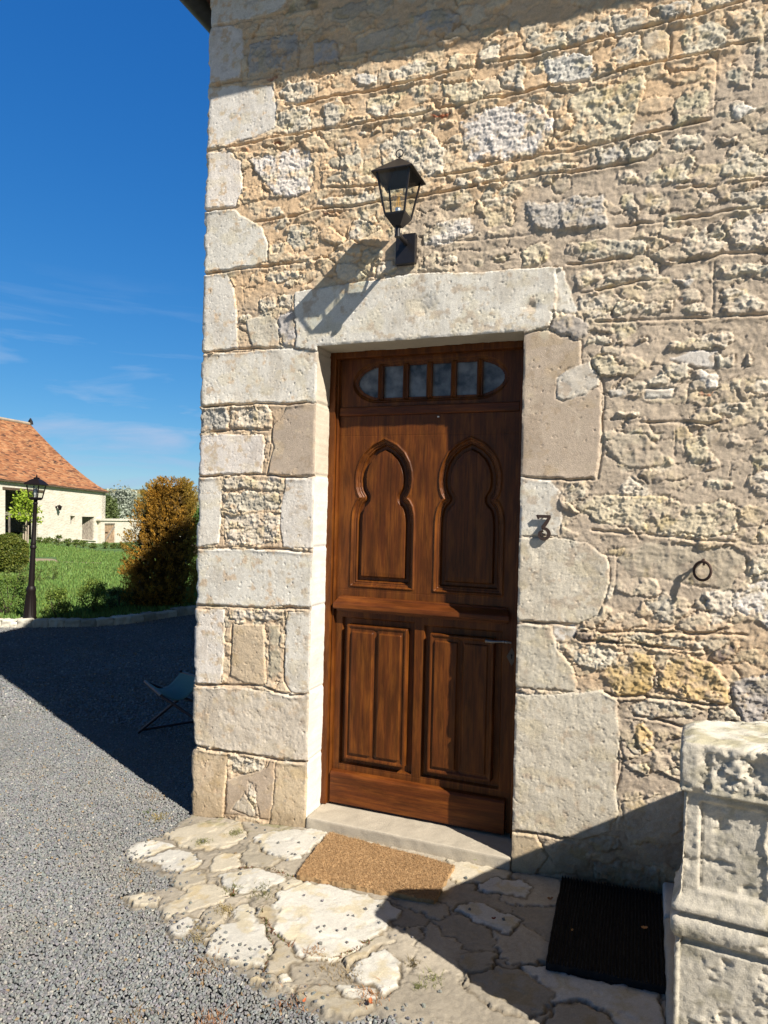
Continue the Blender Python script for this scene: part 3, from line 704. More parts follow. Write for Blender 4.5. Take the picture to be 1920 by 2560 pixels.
oh = .34; a0, a1, b0, b1 = XC-.17, HX+oh, -.262, HY+oh; rz = EZ+4.3; m_ = (b0+b1)/2
r = MB(); th = .07
for dz, fl in ((0, 0), (th, 1)):
    V = [(a0, b0, EZ+dz), (a1, b0, EZ+dz), (a1, b1, EZ+dz), (a0, b1, EZ+dz), (a0+3.3, m_, rz+dz), (a1-3.3, m_, rz+dz)]
    r.add(V, [(0, 1, 5, 4), (1, 2, 5), (2, 3, 4, 5), (3, 0, 4)])
r.add([(a0, b0, EZ), (a1, b0, EZ), (a1, b1, EZ), (a0, b1, EZ), (a0, b0, EZ+th), (a1, b0, EZ+th), (a1, b1, EZ+th), (a0, b1, EZ+th)], [(0, 1, 5, 4), (1, 2, 6, 5), (2, 3, 7, 6), (3, 0, 4, 7)])
r.build('roof', M_TILEG, house)
M_ZINC = flat_mat('dark_zinc', (.10, .095, .085), .55, .3, .5, .3, 25)
def gutter(p, q):
    p = np.array(p, float); q = np.array(q, float); t = (q-p)/np.linalg.norm(q-p); s_ = np.cross(t, [0, 0, 1.0]); V = []; n = 10
    for e_ in (p, q):
        for rr in (.062, .058):
            for k in range(n+1): a = PI+PI*k/n; V.append(e_+s_*rr*math.cos(a)+np.array([0, 0, 1])*rr*math.sin(a))
    m2 = (n+1); F = []
    for k in range(n): F += [(k, k+1, 2*m2+k+1, 2*m2+k), (m2+k, 3*m2+k, 3*m2+k+1, m2+k+1), (k, m2+k, m2+k+1, k+1), (2*m2+k, 2*m2+k+1, 3*m2+k+1, 3*m2+k)]
    F += [(0, 2*m2, 3*m2, m2), (n, m2+n, 3*m2+n, 2*m2+n)]
    return MB().add(V, F)
g_ = gutter((a0-.04, b0-.05, EZ+.03), (a0-.04, b1, EZ+.03)); go = g_.build('gutter', M_ZINC, house, smooth=True)
for yy in (.55, 2.6, 4.6): MB().tube([(a0-.04, yy, EZ+.03), (a0-.04, yy+.035, EZ+.03)], .067, 16).build('gutter_joint', M_ZINC, go, smooth=True)
gutter((a0, b0-.04, EZ+.03), (a1, b0-.04, EZ+.03)).build('gutter', M_ZINC, house, smooth=True)
# ------------------------------------------------------------------ step, door frame, transom and door
def rough_box(name, x0, x1, y0, y1, z0, z1, mat, parent, col, d=.006, amp=.002, r=.008, sc=.04, smooth=True, seed=1, loc=(0, 0, 0), zfun=None):
    """a worn block: five noisy gridded faces with soft arrises"""
    V = []; F = []; Cc = []; b = 0
    def face(o, u, v, nu, nv):
        nonlocal b
        S, T = np.meshgrid(np.linspace(0, 1, nu+1), np.linspace(0, 1, nv+1), indexing='ij')
        P = np.array(o)+S[..., None]*np.array(u)+T[..., None]*np.array(v)
        i, j = np.meshgrid(np.arange(nu), np.arange(nv), indexing='ij'); q = i*(nv+1)+j+b
        V.append(P.reshape(-1, 3)); F.append(np.stack([q, q+nv+1, q+nv+2, q+1], -1).reshape(-1, 4)); b += (nu+1)*(nv+1)
    nx_, ny_, nz_ = [max(1, int(math.ceil(abs(a)/d))) for a in (x1-x0, y1-y0, z1-z0)]
    face((x0, y0, z0), (x1-x0, 0, 0), (0, 0, z1-z0), nx_, nz_); face((x0, y0, z1), (x1-x0, 0, 0), (0, y1-y0, 0), nx_, ny_)
    face((x0, y1, z0), (0, y0-y1, 0), (0, 0, z1-z0), ny_, nz_); face((x1, y0, z0), (0, y1-y0, 0), (0, 0, z1-z0), ny_, nz_)
    face((x1, y1, z0), (x0-x1, 0, 0), (0, 0, z1-z0), nx_, nz_)
    V = np.concatenate(V); F = np.concatenate(F); c = np.array([(x0+x1)/2, (y0+y1)/2, (z0+z1)/2]); hf = np.array([x1-x0, y1-y0, z1-z0])/2
    q = np.clip((V-c), -(hf-r), hf-r); dl = (V-c)-q; ln = np.linalg.norm(dl, axis=1, keepdims=True)+1e-9; V = c+q+dl/ln*np.minimum(ln, r)
    for ax_ in range(3):
        o1, o2 = [k for k in range(3) if k != ax_]
        V[:, ax_] += amp*fbm(V[:, o1]/sc+3.1*ax_+V[:, ax_]*9, V[:, o2]/sc+V[:, ax_]*7, 4, seed+ax_)
    if zfun is not None: V[:, 2] += zfun(V[:, 0])
    cc = np.array(col)[None]*(1+.15*fbm(V[:, 0]/.06+V[:, 2]*11, V[:, 1]/.06+V[:, 2]*7, 5, seed+9))[:, None]
    return mesh_np(name, V, F, mat, parent, cc, smooth, loc)
rough_box('door_step', XL+.004, XR-.004, -.014, .24, -.12, .064, M_PAV, house, (.42, .37, .29), d=.006, amp=.0022, r=.007)
YF, YD = .150, .190
fr = MB()
fr.box(XL-.01, XL+.030, YF, YF+.09, .066, ZT+.01).box(XR-.030, XR+.01, YF, YF+.09, .066, ZT+.01).box(XL+.0302, XR-.0302, YF, YF+.09, ZT-.030, ZT+.01)
ff = fr.build('door_frame', M_WV, house, bevel=.003)
fb = MB().box(XL+.0302, XL+.040, YF+.018, YF+.09, .066, ZT-.03).box(XR-.040, XR-.0302, YF+.018, YF+.09, .066, ZT-.03)
fb.build('frame_bead', M_WV, ff, bevel=.003)
MB().box(XL+.0402, XR-.0402, YD-.012, YD+.05, 2.031, 2.076).build('frame_rail', M_WH, ff, bevel=.006)
# caulk line where frame meets the stone
# transom light: a wooden board with a pointed-oval opening, five mullions and six panes
transom = empty('transom', (-1.02, YD, 2.2), None, None); transom.parent = house; transom.location = Vector((-1.02, YD, 2.2))-house.location
def relief(name, x0, x1, z0, z1, d, fn, mat, parent, yb, own=None):
    """carved board: fn(X,Z)->(depth towards the viewer, owner ids, hole mask); returns the part objects"""
    a = np.linspace(x0, x1, int((x1-x0)/d)+1); b = np.linspace(z0, z1, int((z1-z0)/d)+1); A, B_ = np.meshgrid(a, b); h, ow, hole = fn(A, B_)
    V = np.stack([A, yb-h, B_], -1).reshape(-1, 3); na = len(a); i, j = np.meshgrid(np.arange(len(b)-1), np.arange(na-1), indexing='ij'); q = i*na+j
    F = np.stack([q, q+1, q+na+1, q+na], -1).reshape(-1, 4); fo_ = ow[:-1, :-1].ravel(); kp = ~hole[:-1, :-1].ravel()
    return V, F, fo_, kp
OVC = (-1.0205, 2.197)
def oval(A, B_, grow=0.0):
    hx, hz = .372+grow, .080+grow
    x = np.abs(A-OVC[0]); z = np.abs(B_-OVC[1])
    top = np.where(x < hx-.13, hz, hz*np.sqrt(np.clip(1-((x-(hx-.13))/.13)**1.7, 0, 1)))
    return top-z
def f_tr(A, B_):
    s = oval(A, B_); m = oval(A, B_, .022)
    h = -.010*sst(0, .004, m)-.008*sst(.010, .014, m)
    return h, np.zeros(A.shape, int), s > .001
V, F, fo_, kp = relief('transom', XL+.03, XR-.03, 2.06, ZT-.02, .003, f_tr, M_WH, transom, YD)
f = F[kp]; u, inv = np.unique(f, return_inverse=True); mesh_np('transom_board', V[u], inv.reshape(f.shape), M_WV, transom, None, True)
for mxx in (-1.268, -1.136, -1.0145, -.892, -.764):
    hh = .084; q = MB(); q.box(mxx-.013, mxx+.013, YD+.004, YD+.03, OVC[1]-hh, OVC[1]+hh)
    q.prism([(mxx-.009, YD+.004, OVC[1]-hh), (mxx+.009, YD+.004, OVC[1]-hh), (mxx, YD-.004, OVC[1]-hh)], (0, 0, 2*hh)); q.build('mullion', M_WV, transom)
M_PANE, N_, L_, B = newmat('dusty_glass'); v = coords(N_, L_); n1 = noise(N_, L_, v, 14, 5)
L_.new(ramp(N_, L_, n1, [(.36, (.03, .034, .04)), (.64, (.19, .195, .20))]), B.inputs['Base Color']); B.inputs['Roughness'].default_value = .3; B.inputs['Specular IOR Level'].default_value = .45
edges = [OVC[0]-.372, -1.268, -1.136, -1.0145, -.892, -.764, OVC[0]+.372]
for a, b in zip(edges[:-1], edges[1:]):
    MB().box(a+.001, b-.001, YD+.026, YD+.029, OVC[1]-.083, OVC[1]+.083).build('pane', M_PANE, transom)
# --- the door leaf
DX0, DX1, DZ0, DZ1 = -1.4935, -.5565, .078, 2.030
door = None
def arch_poly(cx, k=0.0):
    """pointed lobe over a wider rounded body, k = inset"""
    L_ = []; hw, hb, zb, zp, za = .146, .162, 1.178, 1.617, 1.905   # lobe/body half widths, bottom, pinch, apex
    pts = [(-.162, zb), (-.162, 1.50), (-.159, 1.540), (-.150, 1.578), (-.136, 1.604), (-.119, 1.620), (-.134, 1.643), (-.143, 1.672), (-.146, 1.71), (-.143, 1.75), (-.130, 1.795), (-.105, 1.840), (-.065, 1.878), (-.025, 1.898), (0, 1.910)]
    P = [(x, z) for x, z in pts]+[(-x, z) for x, z in pts[-2::-1]]
    return [(cx+x, z) for x, z in P]
ARC = [(-1.2375, 1), (-.7985, 2)]
LOW = [(-1.408, -1.090, .306, .980, 3), (-.972, -.660, .306, .972, 4)]
def f_door(A, B_):
    h = np.zeros(A.shape); ow = np.zeros(A.shape, int)
    h += .0006*fbm(A/.2, B_/.4, 2, 31)
    for cx, o_ in ARC:
        s = sdf(arch_poly(cx), A, B_)
        hh = np.where(s > 0, 0, h)
        prof = .006*np.exp(-((s+.004)/.005)**2)                       # raised outer bead
        prof += -.008*sst(.000, .003, s)-.011*sst(.011, .0135, s)-.013*sst(.021, .026, s)
        prof += .004*np.exp(-((s-.018)/.003)**2)
        prof += .019*sst(.043, .047, s)+.002*sst(.047, .07, s)        # raised field
        h += prof; ow = np.where(s > .021, o_, ow)
        fld = s > .047
        seam = np.exp(-((A-(cx+.032-.006*(B_-1.5)))/.0014)**2); h -= np.where(fld, .002*seam, 0)
    for x0, x1, z0, z1, o_ in LOW:
        s = np.minimum(np.minimum(A-x0, x1-A), np.minimum(B_-z0, z1-B_))
        # recess round the panel, then a framed panel standing proud with two boards
        rec = -.020*sst(-.034, -.030, s)*1.0
        fld = .040*sst(-.001, .001, s)-.006*sst(.008, .018, s)
        h += rec+fld
        if o_ == 3: bs = [(-1.382, -1.268), (-1.236, -1.120)]
        else: bs = [(-.948, -.835), (-.802, -.690)]
        for u0, u1 in bs:
            t = np.minimum(np.minimum(A-u0, u1-A), np.minimum(B_-(z0+.03), z1-.034-B_)); h += .009*sst(-.001, .001, t)-.004*np.exp(-(t/.002)**2)*0
        h += -.006*(s > .02)*np.exp(-((A-(bs[0][1]+bs[1][0])/2)/.009)**2)
        ow = np.where(s > 0, o_, ow)
    # rail joints
    for zj in (1.93, 1.155, .262): h -= .0012*np.exp(-((B_-zj)/.0014)**2)
    for xj in (-1.035, -1.005+.0): h -= .0010*np.exp(-((A-xj)/.0014)**2)*((B_ > 1.16) & (B_ < 1.93))
    return h, ow, np.zeros(A.shape, bool)
V, F, fo_, kp = relief('door', DX0, DX1, DZ0, DZ1, .0027, f_door, M_WV, None, YD)
Fm = F[fo_ == 0]; u, inv = np.unique(Fm, return_inverse=True); door = mesh_np('door', V[u], inv.reshape(Fm.shape), M_WV, house, None, True)
M_WP = wood_mat('oak_panel', (.175, .053, .0080), (.112, .031, .0058), (.055, .0145, .0042), seed=7.7)
for o_, nm in ((1, 'arched_panel'), (2, 'arched_panel'), (3, 'lower_panel'), (4, 'lower_panel')):
    f = F[fo_ == o_]; u, inv = np.unique(f, return_inverse=True); mesh_np(nm, V[u], inv.reshape(f.shape), M_WP, door, None, True)
MB().box(DX0, DX1, YD+.045, YD+.06, DZ0, DZ1).build('door_back', M_WV, door)
# waist moulding with sloped drip top, mitred at both ends
def molding(x0, x1, prof, mat, name, parent, mit=.03):
    n = len(prof); V = [(x0+mit*(1-d/prof_max), YD-d, z) for d, z in prof]+[(x1-mit*(1-d/prof_max), YD-d, z) for d, z in prof]
    return MB().add(V, [tuple(range(n)), tuple(range(n, 2*n))[::-1]]+[(i, (i+1) % n, n+(i+1) % n, n+i) for i in range(n)]).build(name, mat, parent, bevel=.002)
prof_max = .046
molding(-1.478, -.588, [(-.004, 1.045), (.020, 1.045), (.024, 1.056), (.041, 1.058), (.046, 1.064), (.046, 1.084), (.041, 1.090), (.016, 1.112), (.012, 1.120), (-.004, 1.122)], M_WH, 'waist_moulding', door, .022)
prof_max = .028
kb = molding(-1.480, -.592, [(-.004, .0785), (.028, .0785), (.028, .222), (.020, .232), (-.004, .240)], M_WH, 'kick_board', door, .0)
for x in (-1.365, -1.085, -.79):
    MB().lathe((x, YD-.0285, .198), [(.0085, 0), (.0085, .0012), (.006, .003), (.001, .0038)], 12, (0, -1, 0)).build('nail_head', M_IRON, kb, smooth=True)
M_NICK = flat_mat('worn_nickel', (.20, .19, .185), .38, .9)
M_BRZ = flat_mat('dark_bronze_plate', (.09, .07, .055), .5, .5)
ro = MB().lathe((-.580, YD, .966), [(.021, 0), (.021, .003), (.017, .005), (.009, .010), (.008, .038), (.001, .039)], 18, (0, -1, 0)).build('door_handle', M_BRZ, door, smooth=True)
lv = MB(); hp = []; rr = []
for t in np.linspace(0, 1, 26):
    hp.append((-.576-.122*t, YD-.040-.004*math.sin(t*PI), .966+.002*math.sin(t*6)))
    rr.append(.0055+.0032*sst(.35, .9, t)+(.002 if abs(t-.18) < .025 or abs(t-.27) < .02 or abs(t-.93) < .03 else 0)-.005*sst(.97, 1, t))
lv.tube(hp, rr, 12); lv.build('lever', M_NICK, ro, smooth=True)
es = MB().prism([(-.580, YD-.0005, .852), (-.556, YD-.0005, .894), (-.580, YD-.0005, .936), (-.604, YD-.0005, .894)], (0, -.002, 0)).build('key_plate', M_BRZ, door, bevel=.001)
kh = MB().prism([(-.5822, YD-.0026, .885), (-.5778, YD-.0026, .885), (-.5778, YD-.0026, .8975), (-.5755, YD-.0026, .901), (-.5765, YD-.0026, .905), (-.580, YD-.0026, .9067), (-.5835, YD-.0026, .905), (-.5845, YD-.0026, .901), (-.5822, YD-.0026, .8975)], (0, -.0006, 0)); kh.build('keyhole', flat_mat('keyhole_dark', (.004, .004, .004), .9), es)
# a strip of old paint on the frame edge and a fleck caught under the transom rail
tag(MB().box(-.963, -.954, YD-.012, YD-.008, 2.012, 2.018).build('paper_scrap', flat_mat('paper_white', (.7, .68, .62), .9)), 'tiny white scrap of paper caught at the top edge of the oak door', 'scrap')
# ================================================================== GROUND
GZ0 = -.062
CURB = [(-7.709, 3.45), (-7.203, 3.732), (-6.731, 4.065), (-6.507, 4.482), (-6.402, 5.097), (-6.362, 5.695)]
CP = [(-60, -30), (-30, -9.5), (-14, -.3), (-9.6, 2.35)]+CURB+[(-6.34, 8), (-6.3, 16), (12, 20), (60, 10), (60, -30)]
M_GB, N_, L_, B = newmat('gravel_ground'); v = coords(N_, L_)
vo = N_.new('ShaderNodeTexVoronoi'); vo.inputs['Scale'].default_value = 75; L_.new(v, vo.inputs['Vector'])
sc_ = N_.new('ShaderNodeSeparateColor'); L_.new(vo.outputs['Color'], sc_.inputs[0])
cg = ramp(N_, L_, sc_.outputs[0], [(0, (.08, .088, .092)), (.45, (.17, .18, .185)), (.85, (.26, .265, .26)), (1, (.42, .40, .36))])
L_.new(cg, B.inputs['Base Color']); B.inputs['Roughness'].default_value = .8
bump(N_, L_, B, vo.outputs['Distance'], -.012)
g = MB(); g.add([(x, y, GZ0) for x, y in CP], [tuple(range(len(CP)))]); go_ = g.build('gravel_yard', M_GB, loc=(0, 0, 0))
bm_ = __import__('bmesh').new(); bm_.from_mesh(go_.data); __import__('bmesh').ops.triangulate(bm_, faces=bm_.faces)
for f_ in bm_.faces:
    if f_.normal.z < 0: f_.normal_flip()
bm_.to_mesh(go_.data); bm_.free(); tag(go_, kind='structure')

# ------------------------------------------------------------------ crazy paving before the door
SLABS = """0 1 15 210 60 170 135 158 225 182 110 215 55 235
0 1 90 240 200 195 280 205 330 240 280 275 170 285 150 250
0 2 165 130 300 92 480 88 508 130 470 170 400 190 330 200 240 178
0 1 530 150 600 125 760 115 832 130 720 235 640 238 560 200
0 2 350 270 400 210 480 210 470 265 370 280
0 3 480 210 530 160 560 205 640 240 590 270 500 268
0 1 390 295 520 272 620 290 665 315 560 360 470 370 410 330
0 2 170 432 280 348 370 325 440 380 400 400 240 450 180 475
0 1 340 560 390 500 470 480 450 425 510 410 560 470 610 580 570 655 500 655 340 600
0 1 580 450 640 360 760 325 900 360 1060 400 1130 440 1050 520 960 590 870 630 740 635 660 560 590 490
0 3 585 680 620 560 660 565 715 640 640 680
0 1 900 690 1000 610 1060 595 1120 650 1100 730 1060 775 1010 740 920 700
0 1 860 742 940 735 1000 745 1020 780 960 795 880 772
0 3 690 775 780 730 850 750 880 790 1000 800 1010 830 900 860 820 840
0 1 200 500 270 460 310 470 290 500 260 540 210 530
0 2 10 385 90 365 175 385 150 415 60 412
0 1 625 690 670 680 690 710 640 722
0 2 520 705 560 700 590 740 700 745 690 765 560 725
0 3 310 500 340 440 400 420 450 430 380 500 340 515
0 3 530 425 570 410 640 440 600 520 560 470
0 3 880 640 960 590 1060 530 1090 560 1000 600 900 660
0 3 225 300 300 275 345 290 330 330 250 350 225 340
0 2 630 335 700 315 730 325 650 355
0 2 1300 230 1400 250 1560 290 1560 310 1350 330 1290 290
0 4 1350 420 1400 403 1500 428 1600 478 1540 535 1470 500 1340 440
0 4 1430 330 1510 310 1600 315 1640 350 1610 385 1500 370 1420 350
0 4 1600 660 1670 648 1700 690 1660 730 1610 700
0 5 1370 610 1420 600 1510 610 1500 650 1470 680 1440 720 1380 730 1360 660
1 4 150 1790 170 1735 290 1735 500 1800 760 1860 990 1900 1040 2098 1060 2250 760 2250 700 2030 560 1960 350 1960 200 1830
1 5 -160 1800 20 1740 140 1760 330 1900 340 1960 200 2050 0 2000 -140 1900
1 5 350 1985 540 1985 690 2050 740 2140 600 2300 380 2240 300 2100"""
PB = [(285, 55), (230, 92), (165, 130), (20, 205), (90, 250), (150, 288), (205, 300), (220, 345), (70, 362), (5, 385), (60, 420), (150, 415), (175, 440), (165, 478), (245, 466), (205, 515), (225, 545), (300, 505), (330, 530), (340, 605), (500, 665), (590, 692), (520, 705), (560, 732), (690, 770), (820, 845), (910, 868), (1010, 835), (1075, 850), (1180, 893), (1400, 1010), (1700, 1300), (2300, 1300), (2300, 0), (1560, 0), (600, 0), (300, 0)]
def GP(c, pts): return [tuple(onG(*px(c, pts[i], pts[i+1]))[:2]) for i in range(0, len(pts), 2)]
PBG = GP('A', [q for p in PB[:30] for q in p])+[(.1, -2.1), (1.6, -2.1), (1.6, .14), (-1.0, .14), (-2.19, .14)]
gx = np.linspace(-3.15, 1.5, 930); gy = np.linspace(-2.0, .12, 424); GX, GY = np.meshgrid(gx, gy)
gm = fbm(GX/.06, GY/.06, 5, 41, .6); gb = fbm(GX/.3, GY/.3, 3, 42); gf = fbm(GX/.014, GY/.014, 3, 43)
wgx = fbm(GX/.045, GY/.045, 4, 44, .6)*.028; wgy = fbm(GX/.045, GY/.045, 4, 45, .6)*.028
dP = sdf(PBG, GX+wgx, GY+wgy)
lev = gz(GX)
far = sst(.0, .9, dP)
gfc = facet(GX/.06+wgx*14, GY/.06+wgy*14, 4)
HG = lev-.030+.030*sst(-.05, .015, dP)-.0035+.003*gb+.0024*gm+.0014*gf+.0010*gfc+.0012*(RS.rand(*GX.shape)-.5)
CG = np.array([.325, .285, .222])*(1+.16*gm+.14*gf+.12*gb)[..., None]
# joints get moss and dry grass tones
CGM = np.zeros(GX.shape)
SC_ = {1: (.55, .525, .46), 2: (.50, .445, .34), 3: (.39, .345, .265), 4: (.52, .50, .45), 5: (.33, .29, .225)}
for l in SLABS.split('\n'):
    t = l.split(); P = GP('A' if t[0] == '0' else '9', [float(q) for q in t[2:]]); k = int(t[1]); s_ = RS.randint(50)
    P = np.array(P); q0 = np.searchsorted(gx, [P[:, 0].min()-.06, P[:, 0].max()+.06]); q1 = np.searchsorted(gy, [P[:, 1].min()-.06, P[:, 1].max()+.06])
    a, b = slice(*q1), slice(*q0)
    if q1[0] >= q1[1] or q0[0] >= q0[1]: continue
    A, B_ = GX[a, b], GY[a, b]; d = sdf(P, A+wgx[a, b], B_+wgy[a, b]); tx, ty = RS.uniform(-.004, .004, 2)
    h = lev[a, b]+.0015+RS.uniform(-.001, .002)+tx*(A-A.mean())+ty*(B_-B_.mean())+.0016*fbm(A/.12, B_/.12, 4, s_)+.0006*gm[a, b]+.0007*gf[a, b]+.0009*(RS.rand(*A.shape)-.5)+.0007*facet(A/.05+wgx[a, b]*14, B_/.05+wgy[a, b]*14, s_)
    h -= .0028*sst(.15, .3, fbm(A/.08, B_/.08, 3, s_+2))
    CGM[a, b] = np.maximum(CGM[a, b], d > -.004); m = sst(-.003, .004, d); HG[a, b] = HG[a, b]*(1-m)+h*m
    HG[a, b] -= .011*np.exp(-((d+.004)/.0040)**2)*sst(-.30, .2, fbm(A/.1, B_/.1, 3, s_+5))
    cc = np.array(SC_[k])*(1+RS.uniform(-.05, .05))*(1+.10*gm[a, b]+.07*gf[a, b]+.12*fbm(A/.15, B_/.15, 3, s_+1))[..., None]
    st = sst(.05, .4, fbm(A/.07, B_/.07, 5, s_+6, .6))[..., None]; cc = cc*(1-st*np.array([.06, .13, .28]))
    m2 = sst(-.002, .003, d)[..., None]; jm = (np.exp(-((d+.005)/.007)**2)*sst(-.5, .1, gm[a, b]))[..., None]
    CG[a, b] = CG[a, b]*(1-m2)+cc*m2; CG[a, b] = CG[a, b]*(1-jm*.7)+np.array([.13, .10, .06])*jm*.7
cr_, cr2, _ = cell(GX/.24+wgx*7, GY/.19+wgy*7, 3)
jn_ = np.exp(-((cr2-cr_)/.022)**2)*sst(.04, .09, dP)*sst(-.35, .05, gb)*(CGM == 0)
HG -= .007*jn_
tn = (((_*53.3) % 1)-.35)*(CGM == 0)*sst(.02, .06, cr2-cr_); CG = CG*(1+.34*tn+.0)[..., None]; HG += .004*tn; CG = CG*(1-.5*jn_[..., None])
CG = CG*(1+.12*(RS.rand(*GX.shape)-.5))[..., None]
dirt = sst(.02, -.03, dP)[..., None]*.8; CG = CG*(1-dirt)+np.array([.16, .15, .13])*dirt
moss = (sst(.22, .5, fbm(GX/.10, GY/.10, 4, 47))*sst(-1.7, -1.9, GX+.5*GY)*0+sst(.0, .5, fbm(GX/.05, GY/.05, 4, 49))*sst(-.16, -.03, GY)*sst(-1.45, -1.7, GX))[..., None]*.6
CG = CG*(1-moss)+np.array([.20, .19, .07])*moss
ngx, ngy = len(gx), len(gy); i, j = np.meshgrid(np.arange(ngy-1), np.arange(ngx-1), indexing='ij'); q = i*ngx+j
F = np.stack([q, q+1, q+ngx+1, q+ngx], -1).reshape(-1, 4); kp = (dP[:-1, :-1] > -.075).ravel()
V = np.stack([GX, GY, HG], -1).reshape(-1, 3); f = F[kp]; u, inv = np.unique(f, return_inverse=True)
tag(mesh_np('paving', V[u], inv.reshape(f.shape), M_PAV, None, CG.reshape(-1, 3)[u]), kind='structure')
MB().box(1.48, 7, -2, .02, -.1, .045).build('paving_base', M_GB)
tag(bpy.data.objects['paving_base'], kind='structure')
def gh(x, y):
    jx = np.clip(np.round((x-gx[0])/(gx[1]-gx[0])).astype(int), 0, ngx-1); jy = np.clip(np.round((y-gy[0])/(gy[1]-gy[0])).astype(int), 0, ngy-1)
    ins = (x > gx[0]) & (x < gx[-1]) & (y > gy[0]) & (y < gy[-1]); d = np.where(ins, dP[jy, jx], -1.0); return d, HG[jy, jx]

# ------------------------------------------------------------------ gravel chips
TP = []
for k in range(9):
    base = np.array([(x, y, z) for z in (-1, 1) for y in (-1, 1) for x in (-1, 1)], float)*np.array([.5, .36, .24])
    base *= RS.uniform(.55, 1.2, base.shape); base[4:, :2] *= RS.uniform(.45, .95); base += RS.uniform(-.06, .06, base.shape); TP.append(base)
TF = np.array([(0, 2, 3, 1), (4, 5, 7, 6), (0, 1, 5, 4), (2, 6, 7, 3), (0, 4, 6, 2), (1, 3, 7, 5)])
def chips(px_, py_, pz_, size, cols):
    n = len(px_); V = np.zeros((n, 8, 3)); ti = RS.randint(0, 9, n); T = np.array(TP)[ti]*np.asarray(size)[:, None, None]
    yaw = RS.uniform(0, 2*PI, n); pt = RS.normal(0, .26, n); rl = RS.normal(0, .26, n)
    def rot(P, a, i, j): c, s = np.cos(a)[:, None], np.sin(a)[:, None]; x, y = P[..., i].copy(), P[..., j].copy(); P[..., i] = c*x-s*y; P[..., j] = s*x+c*y
    rot(T, pt, 0, 2); rot(T, rl, 1, 2); rot(T, yaw, 0, 1)
    V = T+np.stack([px_, py_, pz_], -1)[:, None]; F = TF[None]+8*np.arange(n)[:, None, None]
    return V.reshape(-1, 3), F.reshape(-1, 4), np.repeat(cols, 8, 0)
def chipcol(n):
    t = RS.rand(n)**1.3; c = np.array([.175, .181, .182])*(1-t[:, None])+np.array([.27, .272, .264])*t[:, None]
    c = c*np.where(RS.rand(n) < .5, 1.0, 1.0)[:, None]+RS.uniform(-.012, .012, (n, 3)); w_ = RS.rand(n) < .035; c[w_] = np.array([.42, .40, .35])*RS.uniform(.7, 1.1, (w_.sum(), 1))
    b_ = RS.rand(n) < .02; c[b_] = np.array([.30, .22, .13]); return np.clip(c, .01, 1)
def jgrid(x0, x1, y0, y1, s):
    a, b = np.meshgrid(np.arange(x0, x1, s), np.arange(y0, y1, s)); a = a.ravel(); b = b.ravel(); return a+RS.uniform(-.5, .5, a.shape)*s, b+RS.uniform(-.5, .5, b.shape)*s
def vis(x, y, lo=-80, hi=1980):      # only what the yard in front of the lens can show, with a margin for a side step
    rx, ry = x-CAM[0], y-CAM[1]; d = rx*FV[0]+ry*FV[1]; s = rx*R0[0]+ry*R0[1]; u_ = 960+1720*s/np.maximum(d, .05); return (d > .9) & (u_ > lo-260) & (u_ < hi)
VV, FF, CC, nb = [], [], [], 0
def addc(a):
    global nb
    VV.append(a[0]); FF.append(a[1]+nb); CC.append(a[2]); nb += len(a[0])
x, y = jgrid(-4.4, .2, -2.2, 1.0, .0088); m = vis(x, y) & ~((x > XC-.02) & (y > -.02)); x, y = x[m], y[m]; d, hz_ = gh(x, y)
lay = RS.rand(len(x)); keepm = d < -.012+.02*fbm(x/.05, y/.05, 3, 61); x, y, d = x[keepm], y[keepm], d[keepm]
gl = GZ0*(1-sst(-.6, -.02, d))+(gz(x)-.020)*sst(-.6, -.02, d); z = np.maximum(gl, GZ0)+.004+RS.uniform(0, .008, len(x))+.005*fbm(x/.3, y/.3, 3, 62); addc(chips(x, y, z, RS.uniform(.0078, .0145, len(x)), chipcol(len(x))))
x, y = jgrid(-8.2, XC, 1.0, 6, .017); m = vis(x, y, 0, 900) & (y < 3.6+(x+7.6)*.62+np.maximum(0, (x+6.6))*4); x, y = x[m], y[m]
addc(chips(x, y, GZ0+.008+RS.uniform(0, .012, len(x)), RS.uniform(.015, .027, len(x)), chipcol(len(x))))
x, y = jgrid(-8.5, -4.4, -1.5, 1.0, .015); m = vis(x, y, 0, 900); x, y = x[m], y[m]
addc(chips(x, y, GZ0+.008+RS.uniform(0, .010, len(x)), RS.uniform(.013, .024, len(x)), chipcol(len(x))))
